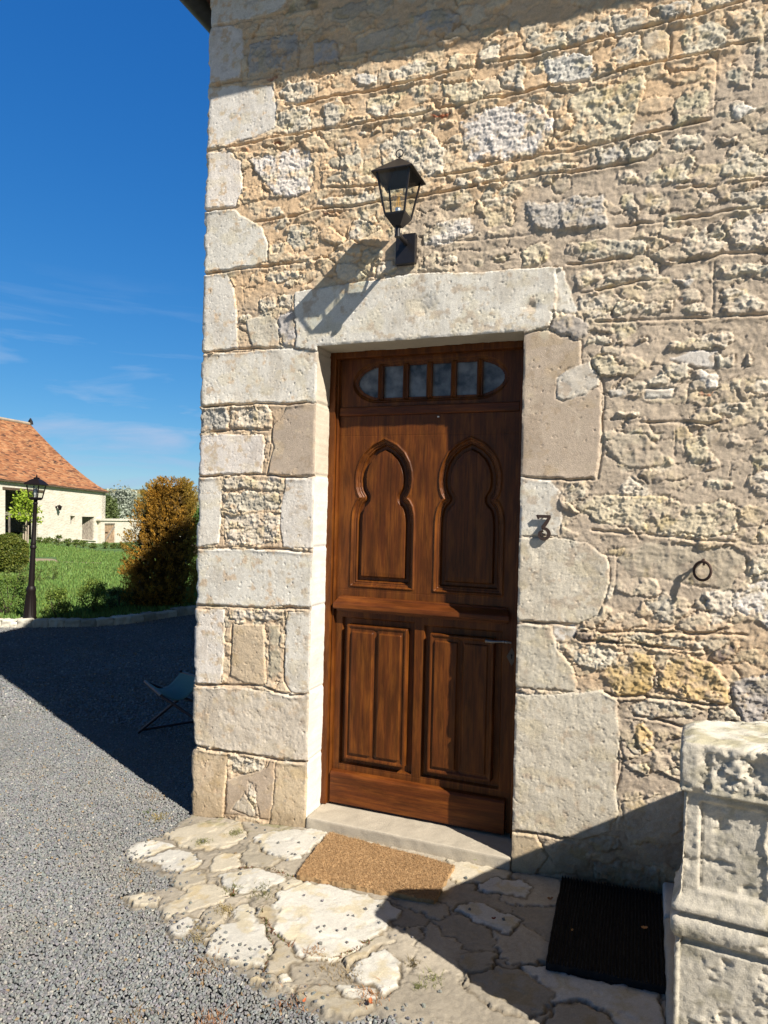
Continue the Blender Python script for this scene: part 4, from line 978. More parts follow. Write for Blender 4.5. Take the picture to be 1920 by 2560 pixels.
# strays lying on the slabs, thick near the gravel edge and in a few joints
x, y = jgrid(-3.1, .4, -1.9, -.02, .017); d, hz_ = gh(x, y); pr = .55*np.exp(-np.maximum(d, 0)/.03)+.0008+.005*(fbm(x/.12, y/.12, 3, 66) > .28)+.3*(fbm(x/.10, y/.10, 3, 67) > .55)*(d < .35)*(x < -1.2)
m = (d > -.02) & (RS.rand(len(x)) < pr) & vis(x, y, 100) & ~((x > -1.42) & (x < -.74) & (y > -.42)) & ~((x > -.36)); x, y = x[m], y[m]; _, hz_ = gh(x, y)
sz_ = RS.uniform(.008, .015, len(x)); cc_ = chipcol(len(x))*.8; addc(chips(x, y, hz_+sz_*.22, sz_, cc_))
for pts in ([(365, 545), (380, 565), (400, 575), (430, 570), (450, 580), (480, 575), (400, 550), (415, 560)], [(500, 580), (520, 595), (560, 590), (580, 600)], [(790, 515), (800, 530), (815, 508), (866, 525), (900, 520), (905, 570), (800, 575), (735, 385), (980, 440), (1033, 428), (910, 465), (930, 467), (1035, 493)],
            [(1100, 540), (1165, 548), (1135, 515), (1218, 630), (1395, 440), (1530, 480), (1275, 760), (1380, 315)], [(100, 185), (115, 200), (170, 245), (300, 220), (310, 240), (330, 170), (500, 150), (545, 110), (580, 120), (630, 175), (715, 175), (560, 170), (670, 210), (685, 220), (698, 222), (480, 300), (460, 215), (570, 195), (775, 155), (808, 125)]):
    a = np.array(GP('A', [q for p in pts for q in p])); _, h_ = gh(a[:, 0], a[:, 1]); s_ = RS.uniform(.010, .017, len(a)); addc(chips(a[:, 0], a[:, 1], h_+s_*.25, s_, chipcol(len(a))*.7))
CA_ = np.concatenate(CC); VA_ = np.concatenate(VV); lf = fbm(VA_[:, 0]/.5, VA_[:, 1]/.5, 4, 68); CA_ = CA_*(1+.16*lf)[:, None]; du = sst(.05, .5, fbm(VA_[:, 0]/.3, VA_[:, 1]/.3, 4, 69)+.5*sst(1.4, .2, np.hypot(VA_[:, 0]+2.5, VA_[:, 1]+.1)))[:, None]*.12; CA_ = CA_*(1-du)+np.array([.30, .25, .17])*du; CC = [CA_]
gr_ = mesh_np('gravel', np.concatenate(VV), np.concatenate(FF), M_GRAV, None, np.concatenate(CC), False); tag(gr_, kind='stuff')
print('chips', nb//8)
# dry tufts between stones and in the gravel
def blades(pts, hgt, wd, cols, lean=.5):
    n = len(pts); a = RS.uniform(0, 2*PI, n); h = hgt*RS.uniform(.5, 1.2, n); ln = np.abs(RS.normal(0, lean, n))*h
    dx, dy = np.cos(a), np.sin(a); p = np.asarray(pts); sd_ = np.stack([-dy, dx, dx*0], -1)*wd/2
    mid = p+np.stack([dx*ln*.35, dy*ln*.35, h*.6], -1); tip = p+np.stack([dx*ln, dy*ln, h], -1)
    V = np.stack([p-sd_, p+sd_, mid+sd_*.8, mid-sd_*.8, tip+sd_*.1, tip-sd_*.1], 1); b = 6*np.arange(n)[:, None]
    F = np.concatenate([np.array([[0, 1, 2, 3]])+b, np.array([[3, 2, 4, 5]])+b]); return V.reshape(-1, 3), F, np.repeat(cols, 6, 0)
P_, Cc_ = [], []
for (c_, x_, y_, r_, n_, cl) in (('A', 420, 440, .035, 160, (.36, .28, .12)), ('A', 460, 132, .03, 130, (.22, .22, .07)), ('A', 330, 168, .03, 120, (.20, .21, .06)), ('A', 310, 535, .05, 160, (.38, .30, .14)), ('A', 570, 370, .05, 170, (.17, .17, .06)),
        ('A', 375, 855, .05, 170, (.45, .22, .10)), ('A', 60, 830, .06, 120, (.42, .27, .12)), ('A', 690, 800, .05, 110, (.40, .2, .09)), ('A', 1000, 780, .04, 120, (.45, .22, .08)), ('A', 40, 280, .05, 80, (.40, .28, .13)), ('A', 160, 68, .04, 110, (.42, .33, .13)),
        ('A', 450, 355, .03, 80, (.2, .2, .06)), ('A', 770, 610, .03, 60, (.38, .2, .08)), ('A', 1170, 655, .02, 70, (.16, .12, .04)), ('A', 1240, 712, .035, 80, (.26, .27, .10)), ('A', 1195, 742, .015, 40, (.2, .22, .06)), ('A', 350, 650, .06, 120, (.42, .24, .1)), ('A', 900, 700, .05, 120, (.40, .30, .16)), ('A', 830, 650, .04, 80, (.36, .26, .12)), ('S', 1300, 1870, .05, 120, (.46, .36, .13)), ('S', 1260, 1700, .06, 120, (.40, .26, .12)), ('S', 1240, 1830, .03, 50, (.2, .26, .06))):
    c = onG(*px(c_, x_, y_)); a = RS.normal(0, r_*.6, (n_, 2))+c[:2]; d, h_ = gh(a[:, 0], a[:, 1]); zz = np.where(d > 0, h_, np.maximum(GZ0, (gz(a[:, 0])-.02)*sst(-.6, -.02, d)+GZ0*(1-sst(-.6, -.02, d)))+.010)
    P_.append(np.column_stack([a, zz])); Cc_.append(np.array(cl)*RS.uniform(.6, 1.25, (n_, 1)))
V, F, Cc = blades(np.concatenate(P_), .010, .0020, np.concatenate(Cc_), 1.6)
tag(mesh_np('dry_grass', V, F, M_LEAF, None, Cc, False), kind='stuff')
tt = np.linspace(0, 1, 60)
J_ = []
for pl in ([(560, 410), (575, 480), (610, 580), (575, 660), (580, 690)], [(575, 470), (610, 520), (680, 590)], [(590, 272), (650, 295), (700, 312), (760, 325), (900, 358)], [(870, 632), (960, 585), (1000, 560)], [(440, 380), (460, 370)], [(470, 272), (540, 268)]):
    q = np.array(pl, float)
    for _ in range(90):
        k = RS.randint(len(q)-1); t = RS.rand(); p = q[k]*(1-t)+q[k+1]*t+RS.normal(0, 2.5, 2); J_.append(onG(*px('A', *p))[:2])
J_ = np.array(J_); d, h_ = gh(J_[:, 0], J_[:, 1]); V, F, Cc = blades(np.column_stack([J_, h_-.002]), .008, .004, np.where(RS.rand(len(J_), 1) < .6, np.array([[.26, .11, .05]]), np.array([[.12, .14, .03]]))*RS.uniform(.5, 1.2, (len(J_), 1)), 1.8)
tag(mesh_np('moss', V, F, M_LEAF, None, Cc, False), kind='stuff')
# ================================================================== THINGS ON AND BY THE WALL
# ------------------------------------------------------------------ wall lantern
wl = empty('wall_lantern', (-1.071, -.004, 2.76), 'black square wall lantern with clear glass and a filament bulb above the oak door', 'wall lamp')
MB().box(-1.119, -1.023, -.034, -.006, 2.690, 2.828).build('wall_plate', M_DARK, wl, bevel=.003)
M_SENS = flat_mat('sensor_dome', (.75, .75, .76), .25)
s_ = MB().lathe((-1.064, -.034, 2.722), [(.014, 0), (.013, .006)], 16, (0, -1, 0)).build('motion_sensor', M_DARK, wl, smooth=True)
MB().lathe((-1.064, -.040, 2.722), [(.0115, 0), (.0105, .006), (.007, .011), (.0005, .013)], 16, (0, -1, 0)).build('sensor_dome', M_SENS, s_, smooth=True)
LX, LY = -1.050, -.195
ar = MB(); ar.prism([(-1.079, -.034, 2.775), (-1.063, -.034, 2.775), (-1.063, -.034, 2.800), (-1.079, -.034, 2.800)], (0, -.012, 0))
ar.tube([(-1.068, -.034, 2.782), (-1.052, LY+.012, 2.765)], .0105, 8); ar.build('arm', M_DARK, wl, bevel=.001)
MB().lathe((LX, LY, 2.748), [(.0135, 0), (.0135, .012), (.0115, .013), (.0115, .045), (.018, .048)], 16).build('stem', M_DARK, wl, smooth=True)
def sqf(c, prof, name, mat, parent, bevel=0):   # square lathe
    return MB().lathe(c, [(r*math.sqrt(2), z) for r, z in prof], 4, rot=PI/4).build(name, mat, parent, bevel=bevel)
sqf((LX, LY, 0), [(.018, 2.792), (.046, 2.832), (.048, 2.840), (.045, 2.841)], 'lantern_base', M_DARK, wl)
BH, TH = (2.838, .0445), (3.008, .074)
for sx_ in (-1, 1):
    for sy in (-1, 1):
        q = MB(); q.tube([(LX+sx_*BH[1], LY+sy*BH[1], BH[0]), (LX+sx_*TH[1], LY+sy*TH[1], TH[0])], .0052, 4); q.build('corner_bar', M_DARK, wl)
for ax_, sg in ((0, -1), (0, 1), (1, -1), (1, 1)):
    P = []
    for zz, hw, s2 in ((BH[0], BH[1]-.004, -1), (BH[0], BH[1]-.004, 1), (TH[0], TH[1]-.004, 1), (TH[0], TH[1]-.004, -1)):
        P.append((LX+s2*hw, LY+sg*hw, zz) if ax_ == 1 else (LX+sg*hw, LY+s2*hw, zz))
    MB().add(P, [(0, 1, 2, 3)]).build('glass_pane', M_GLASS, wl, fixn=False)
rf_ = MB(); c_ = [(LX-.0935, LY-.0935), (LX+.0935, LY-.0935), (LX+.0935, LY+.0935), (LX-.0935, LY+.0935)]
rf_.add([(x, y, 3.008) for x, y in c_]+[(LX, LY, 3.094)]+[(x, y, 3.004) for x, y in c_]+[(LX, LY, 3.088)], [(0, 1, 4), (1, 2, 4), (2, 3, 4), (3, 0, 4), (1, 0, 5, 6), (2, 1, 6, 7), (3, 2, 7, 8), (0, 3, 8, 5), (6, 5, 9), (7, 6, 9), (8, 7, 9), (5, 8, 9)])
rf = rf_.build('lantern_roof', M_DARK, wl, fixn=False)
MB().tube([(LX+.0165*math.cos(a), LY, 3.112+.0165*math.sin(a)) for a in np.linspace(0, 2*PI, 25)], .0026, 8, cap=False).build('top_ring', M_DARK, rf, smooth=True)
M_CHR = flat_mat('bulb_cap', (.75, .75, .76), .25, .8)
sk = MB().lathe((LX, LY, 2.841), [(.0155, 0), (.0155, .012)], 16).build('bulb_socket', M_DARK, wl, smooth=True)
sc2 = MB().lathe((LX, LY, 2.853), [(.0135, 0), (.0140, .004), (.0130, .006), (.014, .010), (.013, .013), (.014, .018), (.012, .021)], 16).build('bulb_cap', M_CHR, sk, smooth=True)
MB().lathe((LX, LY, 2.874), [(.012, 0), (.020, .012), (.0285, .032), (.030, .048), (.026, .064), (.014, .074), (.001, .078)], 20).build('bulb_glass', glass_mat('bulb_glass', (.97, .93, .85), .9), sk, smooth=True)
M_FIL = flat_mat('filament', (.75, .42, .08), .5)
fl = MB()
for a in range(4): fl.tube([(LX+.009*math.cos(a*PI/2+.4), LY+.009*math.sin(a*PI/2+.4), 2.88), (LX+.005*math.cos(a*PI/2+.9), LY+.005*math.sin(a*PI/2+.9), 2.925)], .0011, 6)
fl.tube([(LX, LY, 2.874), (LX, LY, 2.925)], .0018, 6); fl.build('filament', M_FIL, sk)

# ------------------------------------------------------------------ house number 3
num = MB(); c0 = np.array([-.419, 1.500])
def ribbon(pts, wd, y0, y1):
    pts = [np.array(p, float) for p in pts]; n = len(pts); Lf, Rt = [], []
    for i, p in enumerate(pts):
        t = pts[min(i+1, n-1)]-pts[max(i-1, 0)]; t /= np.linalg.norm(t)+1e-9; nn = np.array([-t[1], t[0]]); w_ = wd[i] if hasattr(wd, '__len__') else wd
        Lf.append(p+nn*w_/2); Rt.append(p-nn*w_/2)
    V = [(q[0], y0, q[1]) for q in Lf+Rt]+[(q[0], y1, q[1]) for q in Lf+Rt]; F = []
    for i in range(n-1):
        F += [(i, i+1, n+i+1, n+i), (2*n+i, 3*n+i, 3*n+i+1, 2*n+i+1), (i, 2*n+i, 2*n+i+1, i+1), (n+i, n+i+1, 3*n+i+1, 3*n+i)]
    F += [(0, n, 3*n, 2*n), (n-1, 3*n-1, 4*n-1, 2*n-1)]; num.add(V, F)
yb, yf = -.014, -.024
a = np.linspace(math.radians(112), math.radians(-262), 44); bc = np.array([-.419, 1.4735])
rr_ = np.where(np.arange(44) < 30, .0225, .0225-.0012*(np.arange(44)-29)*.62)
bowl = [bc+np.array([math.cos(t)*r*.98, math.sin(t)*r]) for t, r in zip(a, rr_)]
num.v = []; num.f = []
path = [(-.446, 1.5475), (-.391, 1.5475)]; ribbon(path, .013, yb, yf)
ribbon([(-.449, 1.553), (-.441, 1.536)], .008, yb+.001, yf+.001)
ribbon([(-.3935, 1.549), (-.405, 1.527), (-.418, 1.507), (-.425, 1.498)], [.011, .014, .016, .015], yb-.001, yf-.001)
ribbon(bowl+[np.array(p) for p in ((-.428, 1.481), (-.431, 1.473), (-.425, 1.466), (-.416, 1.467), (-.4145, 1.475))], list(np.interp(np.arange(49), [0, 12, 26, 43], [.011, .0155, .011, .006])), yb, yf)
num.tube([(-.419, -.003, 1.4520), (-.419, yb-.006, 1.4520)], .003, 8); num.tube([(-.42, -.003, 1.5470), (-.42, yb-.006, 1.5470)], .003, 8)
ns = num.build('house_number', flat_mat('cast_iron_brown', (.075, .045, .035), .5, .3, .5, .4, 90), bevel=.001, loc=(-.42, -.014, 1.5))
tag(ns, 'small dark cast iron numeral 3 fixed on the pale stone beside the oak door', 'house number')

# ------------------------------------------------------------------ tether ring
tr = empty('iron_ring', (.2, -.012, 1.388), 'rusty iron ring hanging from an eye bolt in the rubble wall', 'iron ring')
ey = MB(); ey.tube([(.203, .01, 1.392), (.203, -.030, 1.386)], .0055, 8); ey.tube([(.203+.0*math.cos(t), -.036+.010*math.cos(t), 1.384+.010*math.sin(t)) for t in np.linspace(0, 2*PI, 17)], .0042, 8, cap=False)
ey.build('eye_bolt', M_IRON, tr, smooth=True)
rc = np.array([.197, -.048, 1.350]); e1 = np.array([.80, -.60, 0]); e1 /= np.linalg.norm(e1); e2 = np.array([-.22, .26, .94]); e2 -= e1*np.dot(e1, e2); e2 /= np.linalg.norm(e2)
MB().tube([rc+.036*(math.cos(t)*e1+math.sin(t)*e2) for t in np.linspace(0, 2*PI, 41)], .0055, 10, cap=False).build('ring', M_IRON, tr, smooth=True)

# ------------------------------------------------------------------ door mats
def sheet(name, corners, nu, nv, hfun, mat, cfun, edge=0.0, sides=True, zoff=0.0):
    c = [np.array(p, float) for p in corners]; S, T = np.meshgrid(np.linspace(0, 1, nu), np.linspace(0, 1, nv), indexing='ij')
    P = (c[0]*((1-S)*(1-T))[..., None]+c[1]*(S*(1-T))[..., None]+c[2]*(S*T)[..., None]+c[3]*((1-S)*T)[..., None])
    ex = edge*fbm(S*14, T*9, 4, 71); ey_ = edge*fbm(S*14, T*9, 4, 72); bd = np.maximum(np.maximum(np.abs(S-.5), np.abs(T-.5))*2-.9, 0)*10
    P[..., 0] += ex*bd; P[..., 1] += ey_*bd; _, base = gh(P[..., 0].ravel(), P[..., 1].ravel()); base = gz(P[..., 0])+.008+zoff
    Pt = P.copy(); Pt[..., 2] = base+hfun(S, T); V = [Pt.reshape(-1, 3)]; i, j = np.meshgrid(np.arange(nu-1), np.arange(nv-1), indexing='ij'); q = i*nv+j
    F = [np.stack([q, q+nv, q+nv+1, q+1], -1).reshape(-1, 4)[:, ::-1]]
    ring = [a*nv for a in range(nu)]+[(nu-1)*nv+b for b in range(1, nv)]+[a*nv+nv-1 for a in range(nu-2, -1, -1)]+[b for b in range(nv-2, 0, -1)]
    lo = V[0][ring].copy(); lo[:, 2] = base.ravel()[ring]-.012; n0 = nu*nv; V.append(lo); k = len(ring); r_ = np.array(ring)
    F.append(np.stack([r_, n0+np.arange(k), n0+(np.arange(k)+1) % k, np.roll(r_, -1)], -1))
    cc = cfun(S, T).reshape(-1, 3); cc = np.concatenate([cc, cc[ring]*.8]); return mesh_np(name, np.concatenate(V), np.concatenate(F), mat, None, cc, False, loc=np.mean(c, 0)), Pt
q = [onG(*p, .012) for p in ((739, 2188), (1085, 2252), (1137, 2166), (823, 2081))]
M_COIR = attr_mat('coir', .95, 700, 0, .35)
coir, Pt = sheet('doormat', q, 190, 120, lambda S, T: .008+.003*fbm(S*60, T*36, 3, 73)+.004*fbm(S*4, T*3, 3, 74), M_COIR, lambda S, T: np.array([.42, .27, .135])*(1+.22*fbm(S*8, T*6, 4, 75)+.12*fbm(S*70, T*45, 2, 76))[..., None], .010)
tag(coir, 'tan coir doormat with frayed edges lying before the stone step', 'doormat')
n_ = 26000; ii_ = RS.randint(0, 190, n_); jj_ = RS.randint(0, 120, n_); pp = Pt[ii_, jj_]+np.column_stack([RS.normal(0, .002, (n_, 2)), np.full(n_, -.002)])
V, F, Cc = blades(pp, .008, .0016, np.array([.44, .285, .145])*RS.uniform(.8, 1.15, (n_, 1)), .9)
fz = mesh_np('coir_pile', V, F, M_LEAF, coir, Cc, False); fz['kind'] = 'stuff'
q = [onG(*p, .012) for p in ((1363, 2413), (1664, 2475), (1652, 2242), (1404, 2199))]
M_RUB = attr_mat('black_bristle', .75, 300, 0, .2, .35)
mat2, Pt = sheet('doormat', q, 250, 200, lambda S, T: .016+.0045*np.sin(S*2*PI*32)+.0015*vn(S*250, T*190, 3), M_RUB, lambda S, T: np.array([.0075, .0075, .009])*(1+.4*fbm(S*30, T*30, 3, 77))[..., None], .004)
tag(mat2, 'ribbed black bristle doormat lying in the shade by the weathered stone pillar', 'doormat')
n_ = 14000; sr = (RS.randint(0, 32, n_)+.25+RS.normal(0, .05, n_))/32; jj_ = RS.randint(0, 200, n_); ii_ = np.clip((sr*249).astype(int), 0, 249)
pp = Pt[ii_, jj_]+np.column_stack([RS.normal(0, .0006, (n_, 2)), np.full(n_, -.001)]); V, F, Cc = blades(pp, .006, .0010, np.full((n_, 3), .012)*RS.uniform(.6, 1.6, (n_, 1)), .25)
fz = mesh_np('bristles', V, F, M_LEAF, mat2, Cc, False); fz['kind'] = 'stuff'
# ------------------------------------------------------------------ fallen leaves
def leaf(c, size, ang, col, label, name='fallen_leaf', curl=.35, lift=.004, tilt=.3):
    out_ = [(0, 0), (.18, .16), (.45, .26), (.62, .14), (.75, .22), (1, 0), (.72, -.18), (.6, -.10), (.4, -.25), (.15, -.14)]
    V = [];
    for x, y in out_:
        X_ = (x-.5)*size; Y_ = y*size; Z_ = curl*size*((x-.5)**2*1.6+y*y*3)+lift+tilt*Y_; V.append((c[0]+X_*math.cos(ang)-Y_*math.sin(ang), c[1]+X_*math.sin(ang)+Y_*math.cos(ang), c[2]+Z_))
    m = [(x-.5)*size for x in (.18, .45, .62, .8)]; b = len(V)
    for x in (.2, .45, .65, .82): X_ = (x-.5)*size; V.append((c[0]+X_*math.cos(ang), c[1]+X_*math.sin(ang), c[2]+curl*size*(x-.5)**2*1.6+lift-.0015))
    F = [(0, 1, b), (1, 2, b+1, b), (2, 3, b+2, b+1), (3, 4, b+3, b+2), (4, 5, b+3), (0, b, 9), (9, b, b+1, 8), (8, b+1, b+2, 7), (7, b+2, b+3, 6), (6, b+3, 5)]
    me_ = MB().add(V, F).build(name, flat_mat('leaf_'+name, col, .7), loc=tuple(c)); tag(me_, label, 'leaf', 'fallen leaves'); so_ = me_.modifiers.new('t', 'SOLIDIFY'); so_.thickness = .0005; return me_
leaf(onG(*px('9', 905, 1518), .034), .026, .3, (.50, .24, .08), 'dry orange leaf curled near the middle of the black doormat, the larger of two')
leaf(onG(*px('9', 465, 1532), .034), .015, 1.2, (.48, .27, .10), 'small dry orange leaf at the left of the black doormat')
leaf(onG(*px('0', 1186, 2152), .008), .026, 2.6, (.32, .42, .09), 'fresh green leaf lying on the paving between the tan doormat and the door jamb', curl=.6)
leaf(onG(*px('A', 1490, 478), .016), .020, .6, (.20, .04, .02), 'dark red curled leaf on a white slab in the shade', curl=.7)
leaf(onG(*px('9', 330, 1345), .012), .028, .5, (.30, .14, .05), 'rust brown leaf on the paving by the back corner of the black doormat', curl=.8)
leaf(onG(*px('A', 1000, 812), .010), .030, 1.9, (.38, .12, .04), 'long rust red leaf in the joint by the small white slab in the foreground', curl=.6)
leaf(onG(*px('A', 735, 806), .010), .020, 1.5, (.42, .10, .03), 'small red leaf on gravel at the front edge of the paving', curl=.5)

# ------------------------------------------------------------------ the weathered stone pillar and its parapet
pil = empty('stone_pillar', (.5, -.8, 0), 'thick weathered grey stone pillar with carved mouldings in the right foreground', 'pillar')
OUT = [(.092, -1.062), (.72, -1.112), (1.15, -.60), (1.25, -.03), (.93, -.03), (.70, -.27), (.47, -.50), (.292, -.80), (.105, -.895)]
OUT = np.array(OUT); CT = np.array([.66, -.72])
def dens(P, st):
    R_, A_, S_ = [], [], []; s = 0
    for i in range(len(P)):
        a, b = P[i], P[(i+1) % len(P)]; l = np.linalg.norm(b-a); d_ = st if i in (0, 8, 7) else .025; n = max(2, int(l/d_)); t = (b-a)/l; nn = np.array([t[1], -t[0]])
        for k in range(n): R_.append(a+(b-a)*k/n); A_.append(nn); S_.append((i, l*k/n))
    return np.array(R_), np.array(A_), S_
RP, RN, RS_ = dens(OUT, .0045)
for _ in range(3): RN2 = (np.roll(RN, 1, 0)+RN*2+np.roll(RN, -1, 0)); RN = RN2/np.linalg.norm(RN2, axis=1, keepdims=True)
side = np.array([s[0] for s in RS_]); sl = np.array([s[1] for s in RS_]); arc = np.concatenate([[0], np.cumsum(np.linalg.norm(np.diff(RP, axis=0), axis=1))])
pz = np.arange(-.06, .978, .0045); SS, ZZg = np.meshgrid(arc, pz); sd2 = np.tile(side, (len(pz), 1)); sl2 = np.tile(sl, (len(pz), 1))
pm = fbm(SS/.05, ZZg/.05, 5, 81, .6); pb = fbm(SS/.2, ZZg/.2, 3, 82); pf = fbm(SS/.014, ZZg/.014, 3, 83)
f1, _, cid = cell(SS/.016+pf*.3, ZZg/.014, 4); pits = np.where(cid > .5, -.003*sst(.36, .1, f1), 0)
def g_(z0, w_): return np.exp(-((ZZg-z0)/w_)**2)
O = -.004*pb*0
O += .004*sst(.847, .852, ZZg)+(-.014)*(1-sst(.847, .8515, ZZg))                     # the cap stands proud of the shaft
O += np.interp(ZZg, [-.06, .455, .458, .470, .473, .480, .492, .503, .514, .524, .529, .532, .540, .543, .556, .562, .585, .600, .602, .61], [.004, .004, -.006, -.006, .008, .014, .018, .0195, .018, .013, .006, -.004, -.004, .017, .018, .012, .002, -.001, 0, 0])   # base, quirks, torus and cyma
O += .016*(1-sst(.40, .85, ZZg))*(sd2 == 8)
front = (sd2 == 0); panel = front*sst(.598, .606, ZZg)*(1-sst(.82, .83, ZZg))
O += panel*(-.011*sst(.046, .050, sl2)*(1-sst(.190+.02*0, .20, sl2+.02*pm)) - .006*np.exp(-((sl2-.048)/.003)**2))
O += -.012*front*sst(.196, .205, sl2+.02*pm)*sst(.55, .6, ZZg)*(1-sst(.80, .83, ZZg))
rgp = ridged(SS/.05, ZZg/.05, 4, 84); rough_ = sst(-.1, .3, fbm(SS/.15, ZZg/.1, 3, 85))
capr = sst(.85, .87, ZZg)*front*sst(.03, .06, sl2)
pfc = facet(SS/.04+pm, ZZg/.035+pf*.5, 5)+.5*facet(SS/.016+pf, ZZg/.014, 6)
O += .0012*pm+.0012*pf+.0022*pfc+.0012*(RS.rand(*SS.shape)-.5)+pits*(.4+.6*rough_)+(.007*(rgp-.6)-.004+.008*pfc)*capr*(1-sst(.945, .965, ZZg)*.6)+.010*pfc*rough_*(ZZg < .44)
O += -.010*sst(.2, .45, fbm(SS/.07, ZZg/.05, 4, 86))*front
O += -.006*sst(.962, .985, ZZg)**2
edge_w = np.exp(-(np.minimum(sl2, 9)/.012)**2)*front+np.exp(-((np.linalg.norm(OUT[0]-OUT[8])-sl2)/.012)**2)*(sd2 == 8)
O -= (.000+.008*sst(.1, .5, fbm(SS/.3, ZZg/.06, 4, 87)))*edge_w
PV = np.stack([RP[None, :, 0]+O*RN[None, :, 0], RP[None, :, 1]+O*RN[None, :, 1], ZZg], -1)
pc = np.array([.505, .46, .375])*(1+.14*(RS.rand(*SS.shape)-.5)+.10*pm+.08*pf+.12*pb)[..., None]
lich = sst(.05, .4, fbm(SS/.06, ZZg/.06, 5, 88, .6)+.25*g_(.534, .02)+.3*g_(.86, .03)+.3*g_(.466, .015))[..., None]
pc = pc*(1-.55*lich)+np.array([.26, .235, .16])*.55*lich
m_, n_ = PV.shape[:2]; i, j = np.meshgrid(np.arange(m_-1), np.arange(n_), indexing='ij'); q = i*n_+j; q2 = i*n_+(j+1) % n_
F = [np.stack([q, q2, q2+n_, q+n_], -1).reshape(-1, 4)]; V = [PV.reshape(-1, 3)]; Cc = [pc.reshape(-1, 3)]
prev = (m_-1)*n_; nb_ = m_*n_; K = 70
edge = PV[-1]; cprev = None
for k in range(1, K+1):
    t = (k/K); fr_ = t
    Pk = edge.copy(); Pk[:, :2] = edge[:, :2]*(1-fr_)+CT*fr_
    rr = fbm(Pk[:, 0]/.06, Pk[:, 1]/.06, 5, 90, .6); Pk[:, 2] = .976+.008*sst(0, .05, t)+.007*rr*sst(0, .06, t)+.004*fbm(Pk[:, 0]/.015, Pk[:, 1]/.015, 3, 91)
    ms = sst(-.1, .35, fbm(Pk[:, 0]/.08, Pk[:, 1]/.05, 4, 92)+.25*sst(.05, .3, t))[:, None]
    ck = np.array([.60, .57, .48])*(1+.15*rr)[:, None]*(1-ms)+np.array([.43, .395, .28])*ms
    V.append(Pk); Cc.append(ck); a = np.arange(n_); F.append(np.stack([prev+a, prev+(a+1) % n_, nb_+(a+1) % n_, nb_+a], -1)); prev = nb_; nb_ += n_
mesh_np('carved_pillar', np.concatenate(V), np.concatenate(F), M_STONE, pil, np.concatenate(Cc))
# plinth course at its foot beside the black mat
def at(c_, x_, y_, z): return onZ(*px(c_, x_, y_), z)
pl0 = at('9', 1045, 1395, .09); pl1 = at('9', 1100, 2098, .09)
rough_box('plinth_stone', pl1[0]-.022, .16, -1.35, pl0[1]-.02, -.05, .086, M_STONE, pil, (.40, .365, .30), d=.006, amp=.006, r=.022, sc=.05, seed=4)
p0 = at('9', 1012, 1240, .10); p1 = at('9', 1020, 1420, .10)
rough_box('stone_block', p0[0]+.004, p0[0]+.16, p1[1]+.0, -.012, -.02, .10, M_STONE, None, (.50, .49, .46), d=.006, amp=.003, r=.012, sc=.05, seed=6, loc=(p0[0]+.08, -.08, .03))
tag(bpy.data.objects['stone_block'], 'small squared pale stone wedged between the house wall and the pillar beside the black doormat', 'stone block')

# ------------------------------------------------------------------ folding sling chair in the shade
M_TUBE = flat_mat('dark_frame_tube', (.030, .022, .028), .45, .2)
M_SLING = flat_mat('teal_canvas', (.09, .19, .17), .85, nv=.2, nscale=200)
A_ = onZ(346.6, 1831, -.045); P1 = onZ(363, 1704, .29); P4 = onZ(404, 1740, .30); P2 = onZ(455, 1681, .36); P3 = onZ(500, 1704, .37)
A2 = A_+(P1-P4)*0+np.array([.32, .38, 0]); A2 = np.array([A_[0]+.36, A_[1]+.52, -.045])
ch = empty('folding_chair', (A_[0]+.4, A_[1], -.05), 'low folding chair with a dark teal canvas sling standing in the shade on gravel', 'chair')
B4 = np.array([P4[0]+.62, P4[1]+.12, -.045]); B1 = np.array([P1[0]+.75, P1[1]+.35, -.045])
leg = MB().tube([A_, A_+(P3-A_)*.5, P3+(P3-A_)*.15], .011, 10).build('leg', M_TUBE, ch, smooth=True)
MB().tube([A2, P2+(P2-A2)*.05], .010, 10).build('leg', M_TUBE, ch, smooth=True)
MB().tube([P4, B4], .010, 10).build('leg', M_TUBE, ch, smooth=True)
MB().tube([P1, B1], .010, 10).build('leg', M_TUBE, ch, smooth=True)
MB().tube([A_+(P3-A_)*.05, A2+(P2-A2)*.05], .009, 10).build('stretcher', M_TUBE, ch, smooth=True)
MB().tube([P1, P4], .012, 10).build('sling_bar', M_TUBE, ch, smooth=True); MB().tube([P2, P3+(P3-A_)*.05], .012, 10).build('sling_bar', M_TUBE, ch, smooth=True)
S, T = np.meshgrid(np.linspace(0, 1, 24), np.linspace(0, 1, 12), indexing='ij'); Pq = P1[None, None]*((1-S)*(1-T))[..., None]+P2*(S*(1-T))[..., None]+(P3+(P3-A_)*.05)*(S*T)[..., None]+P4*((1-S)*T)[..., None]
Pq[..., 2] += .012-.085*np.sin(S*PI)*(1+.1*np.cos(T*6)); i, j = np.meshgrid(np.arange(23), np.arange(11), indexing='ij'); q = i*12+j
sl_ = mesh_np('canvas_sling', Pq.reshape(-1, 3), np.stack([q, q+12, q+13, q+1], -1).reshape(-1, 4), M_SLING, ch); sm_ = sl_.modifiers.new('t', 'SOLIDIFY'); sm_.thickness = .003
